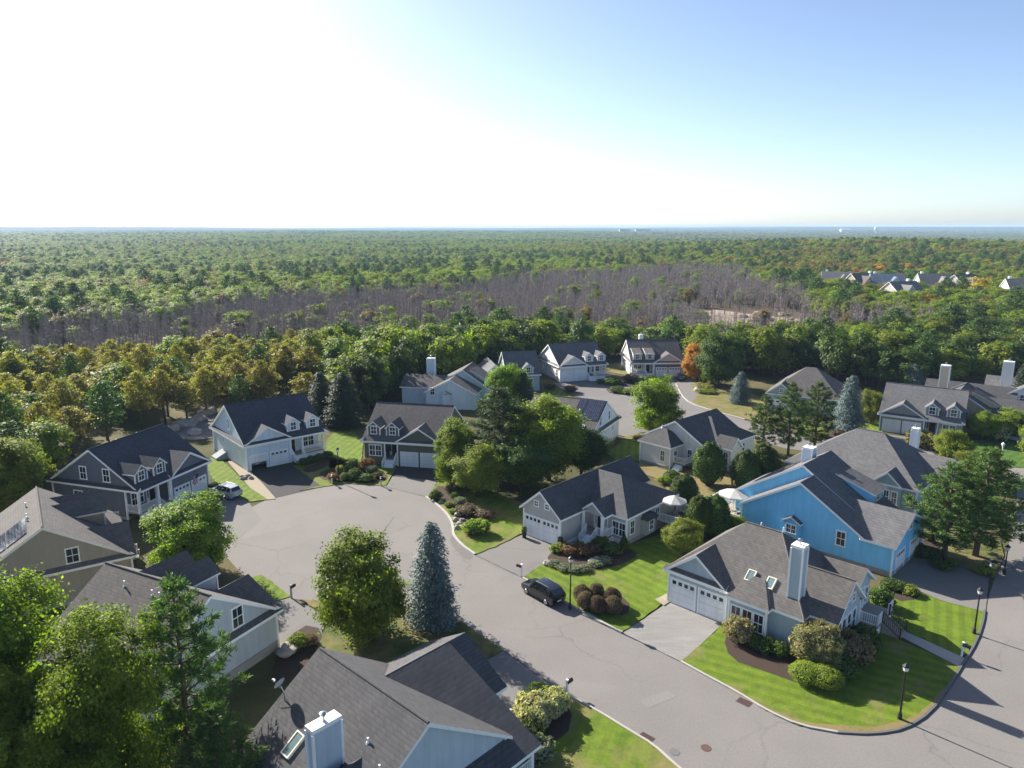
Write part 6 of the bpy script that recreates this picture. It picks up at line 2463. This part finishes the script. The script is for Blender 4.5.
# flag on the slate house
fp = on(A, 8.72, -.05, 2.6)
o = empty('flag', fp, R(72.5), 'stars and stripes flag on a short pole between the slate house garage doors', 'flag')
m = MB()
m.tube([(0, 0, 0), (0, -1.25, .95)], .02, 6)
m.build('pole', WOOD, o)
RED = plain('flag_red', (0.42, 0.02, 0.03), .8)
BLU = plain('flag_blue', (0.02, 0.03, 0.14), .8)
m = MB()
nx, nz = 10, 13
for i in range(nx):
    for j in range(nz):
        def pt(a, b):
            y = -.35 - .8 * a
            top = -y * .76 - .02
            return (.06 * math.sin(a * 7 + b * 3), y + .05 * math.sin(b * 4), top - b * 1.25)
        a0, a1, b0, b1 = i / nx, (i + 1) / nx, j / nz, (j + 1) / nz
        mi = 2 if (a0 > .5 and b0 < .42) else (0 if i % 2 == 0 else 1)
        m.add([pt(a0, b0), pt(a1, b0), pt(a1, b1), pt(a0, b1)], [(0, 1, 2, 3)], mi)
c = m.build('cloth', [RED, WHITE, BLU], o, fixn=False)
sm_ = c.modifiers.new('thickness', 'SOLIDIFY')
sm_.thickness = .012

# satellite dish on the big roof
dp = on(D_, -5.3, -13.75, 5.55)
o = empty('satellite_dish', dp, R(150), 'grey satellite dish on a bent mast on the big grey roof', 'satellite dish')
m = MB()
m.tube([(0, 0, -.05), (0, 0, .55), (.25, 0, .95)], .035, 8)
m.tube([(.35, .3, 0), (.05, 0, .5)], .02, 6)
m.tube([(.35, -.3, 0), (.05, 0, .5)], .02, 6)
m.build('mast', CHROME, o)
m = MB()
prof = [(0.02, .0), (.14, .012), (.28, .045), (.40, .10), (.41, .115), (.28, .062), (.14, .03), (.02, .02)]
m.lathe(prof, 20)
d = m.build('dish', plain('dish_grey', (0.42, 0.42, 0.43), .5), o)
d.location = (.28, 0, 1.05)
d.rotation_euler = (0, R(62), 0)
m = MB()
m.tube([(.3, 0, .75), (.85, 0, 1.12)], .02, 6)
m.box(.8, .98, -.07, .07, 1.08, 1.22)
m.build('receiver', CHROME, o)


def rock(bx, by, r, label, flat=.65, mat=None):
    p = at(bx, by)
    bm = bmesh.new()
    bmesh.ops.create_icosphere(bm, subdivisions=3, radius=r)
    s = rng.random() * 50
    for v in bm.verts:
        k = 1 + .45 * noise.noise(v.co / r * 1.1 + Vector((s, 0, 0))) + .12 * noise.noise(v.co / r * 3 + Vector((s, 9, 0)))
        v.co *= k
        v.co.z = v.co.z * flat + r * flat * .6
    me = bpy.data.meshes.new('boulder')
    bm.to_mesh(me)
    bm.free()
    me.materials.append(mat or ROCK)
    o = link('boulder', me)
    o.location = (p.x, p.y, .03)
    o.rotation_euler = (0, 0, rng.uniform(0, 6))
    return tag(o, label, 'boulder', 'boulders and edging stones')


rock(287, 655, .8, 'large pale boulder at the corner of the pale grey house')
for i, (bx, by, r) in enumerate(((441, 503, .35), (447, 503, .3), (452, 506, .35), (456, 511, .3), (458, 516, .4), (455, 521, .42), (459, 525, .38), (462, 528, .35), (457, 529, .4), (462, 521, .3))):
    rock(bx, by, r, ('first', 'second', 'third', 'fourth', 'fifth', 'sixth', 'seventh', 'eighth', 'ninth', 'tenth')[i] + ' edging stone counted from the tip of the kerb bed by the cul-de-sac')
for i, (bx, by, r) in enumerate(((547, 565, .45), (592, 562, .4), (597, 560, .35))):
    rock(bx, by, r, ('stone at the left end of the ranch house bed', 'pale stone among the silver cushions, left one', 'pale stone among the silver cushions, right one')[i])
rock(602, 609, .4, 'small white rock among the plum globes', mat=CONC)
rock(511, 718, .55, 'pale stone block by the bottom house porch', flat=.6, mat=CONC)
for i, (bx, by, r) in enumerate(((243, 479, .5), (248, 477, .4), (251, 479, .35))):
    rock(bx, by, r, ('left', 'middle', 'right')[i] + ' grey stone of three by the powder blue garage corner')
for i, (bx, by, r) in enumerate(((172, 432, 1.4), (186, 426, 1.8), (199, 421, 1.5), (208, 414, 1.7), (194, 434, 1.2), (178, 441, 1.0))):
    rock(bx, by, r, ('lowest left', 'second from left', 'middle', 'topmost right', 'lower right', 'smallest')[i] + ' grey ledge rock on the slope behind the slate house', flat=.5)
rock(697, 391, .9, 'grey boulder on the bleached lawn beside the straw bush')
for i in range(9):
    a = at(735 + 8 * i, 318 + (i * 37 % 11) - 4)
    o = rock(735 + 8 * i, 318 + (i * 37 % 11) - 4, 0.9 + (i * 13 % 5) * .35, ('first', 'second', 'third', 'fourth', 'fifth', 'sixth', 'seventh', 'eighth', 'ninth')[i] + ' pale ledge rock from the left in the sandy clearing', flat=.45, mat=MATS['sandy_ledge'])

# covers and drains in the street
IRON = plain('rusty_iron', (0.10, 0.055, 0.045), .8, var=.4, scale=6)
IRONG = plain('grey_iron', (0.13, 0.13, 0.13), .7, var=.2, scale=6)
for bx, by, mt, lab in ((706, 748, IRON, 'rust-red manhole cover in the street near the bottom'), (674.5, 752, IRONG, 'grey manhole cover beside the bottom kerb')):
    p = at(bx, by)
    m = MB()
    m.lathe([(.36, .004), (.36, .014), (.30, .018), (.29, .012), (.05, .012), (.02, .02)], 24)
    tag(m.build('manhole_cover', mt, loc=(p.x, p.y, 0)), lab, 'manhole cover')
for bx, by, lab in ((744, 702, 'rusty storm drain grate at the corner lawn kerb'), (646, 737.5, 'rusty storm drain grate at the bottom lawn kerb')):
    p = at(bx, by)
    m = MB()
    m.box(-.5, .5, -.36, -.3, .003, .02)
    m.box(-.5, .5, .3, .36, .003, .02)
    for i in range(9):
        x = -.5 + i * .12
        m.box(x, x + .07, -.3, .3, .003, .018)
    tag(m.build('storm_drain', IRON, loc=(p.x, p.y, .002), rot=R(-44)), lab, 'storm drain')
# cellar hatch against the powder blue side wall
m = MB()
m.prism([(-1.7, -.05), (-1.7, .35), (-.02, 1.15), (-.02, -.05)], lambda a, c, z: (c, a, z), 8.0, 10.0)
m.build('cellar_hatch', plain('weathered_galvanised', (0.36, 0.38, 0.4), .95, spec=.05), E_.root)

# ------------------------------------------------------------------ air
m, t, o = new_mat('hazy_air')
vol = N(t, 'ShaderNodeVolumePrincipled')
vol.inputs['Color'].default_value = (0.48, 0.68, 0.95, 1)
vol.inputs['Density'].default_value = HAZE_D
vol.inputs['Anisotropy'].default_value = 0.0
t.links.new(vol.outputs[0], o.inputs['Volume'])
mb = MB()
mb.box(-18000, 18000, -18000, 18000, -60, 52)
tag(mb.build('haze', m), kind='stuff')
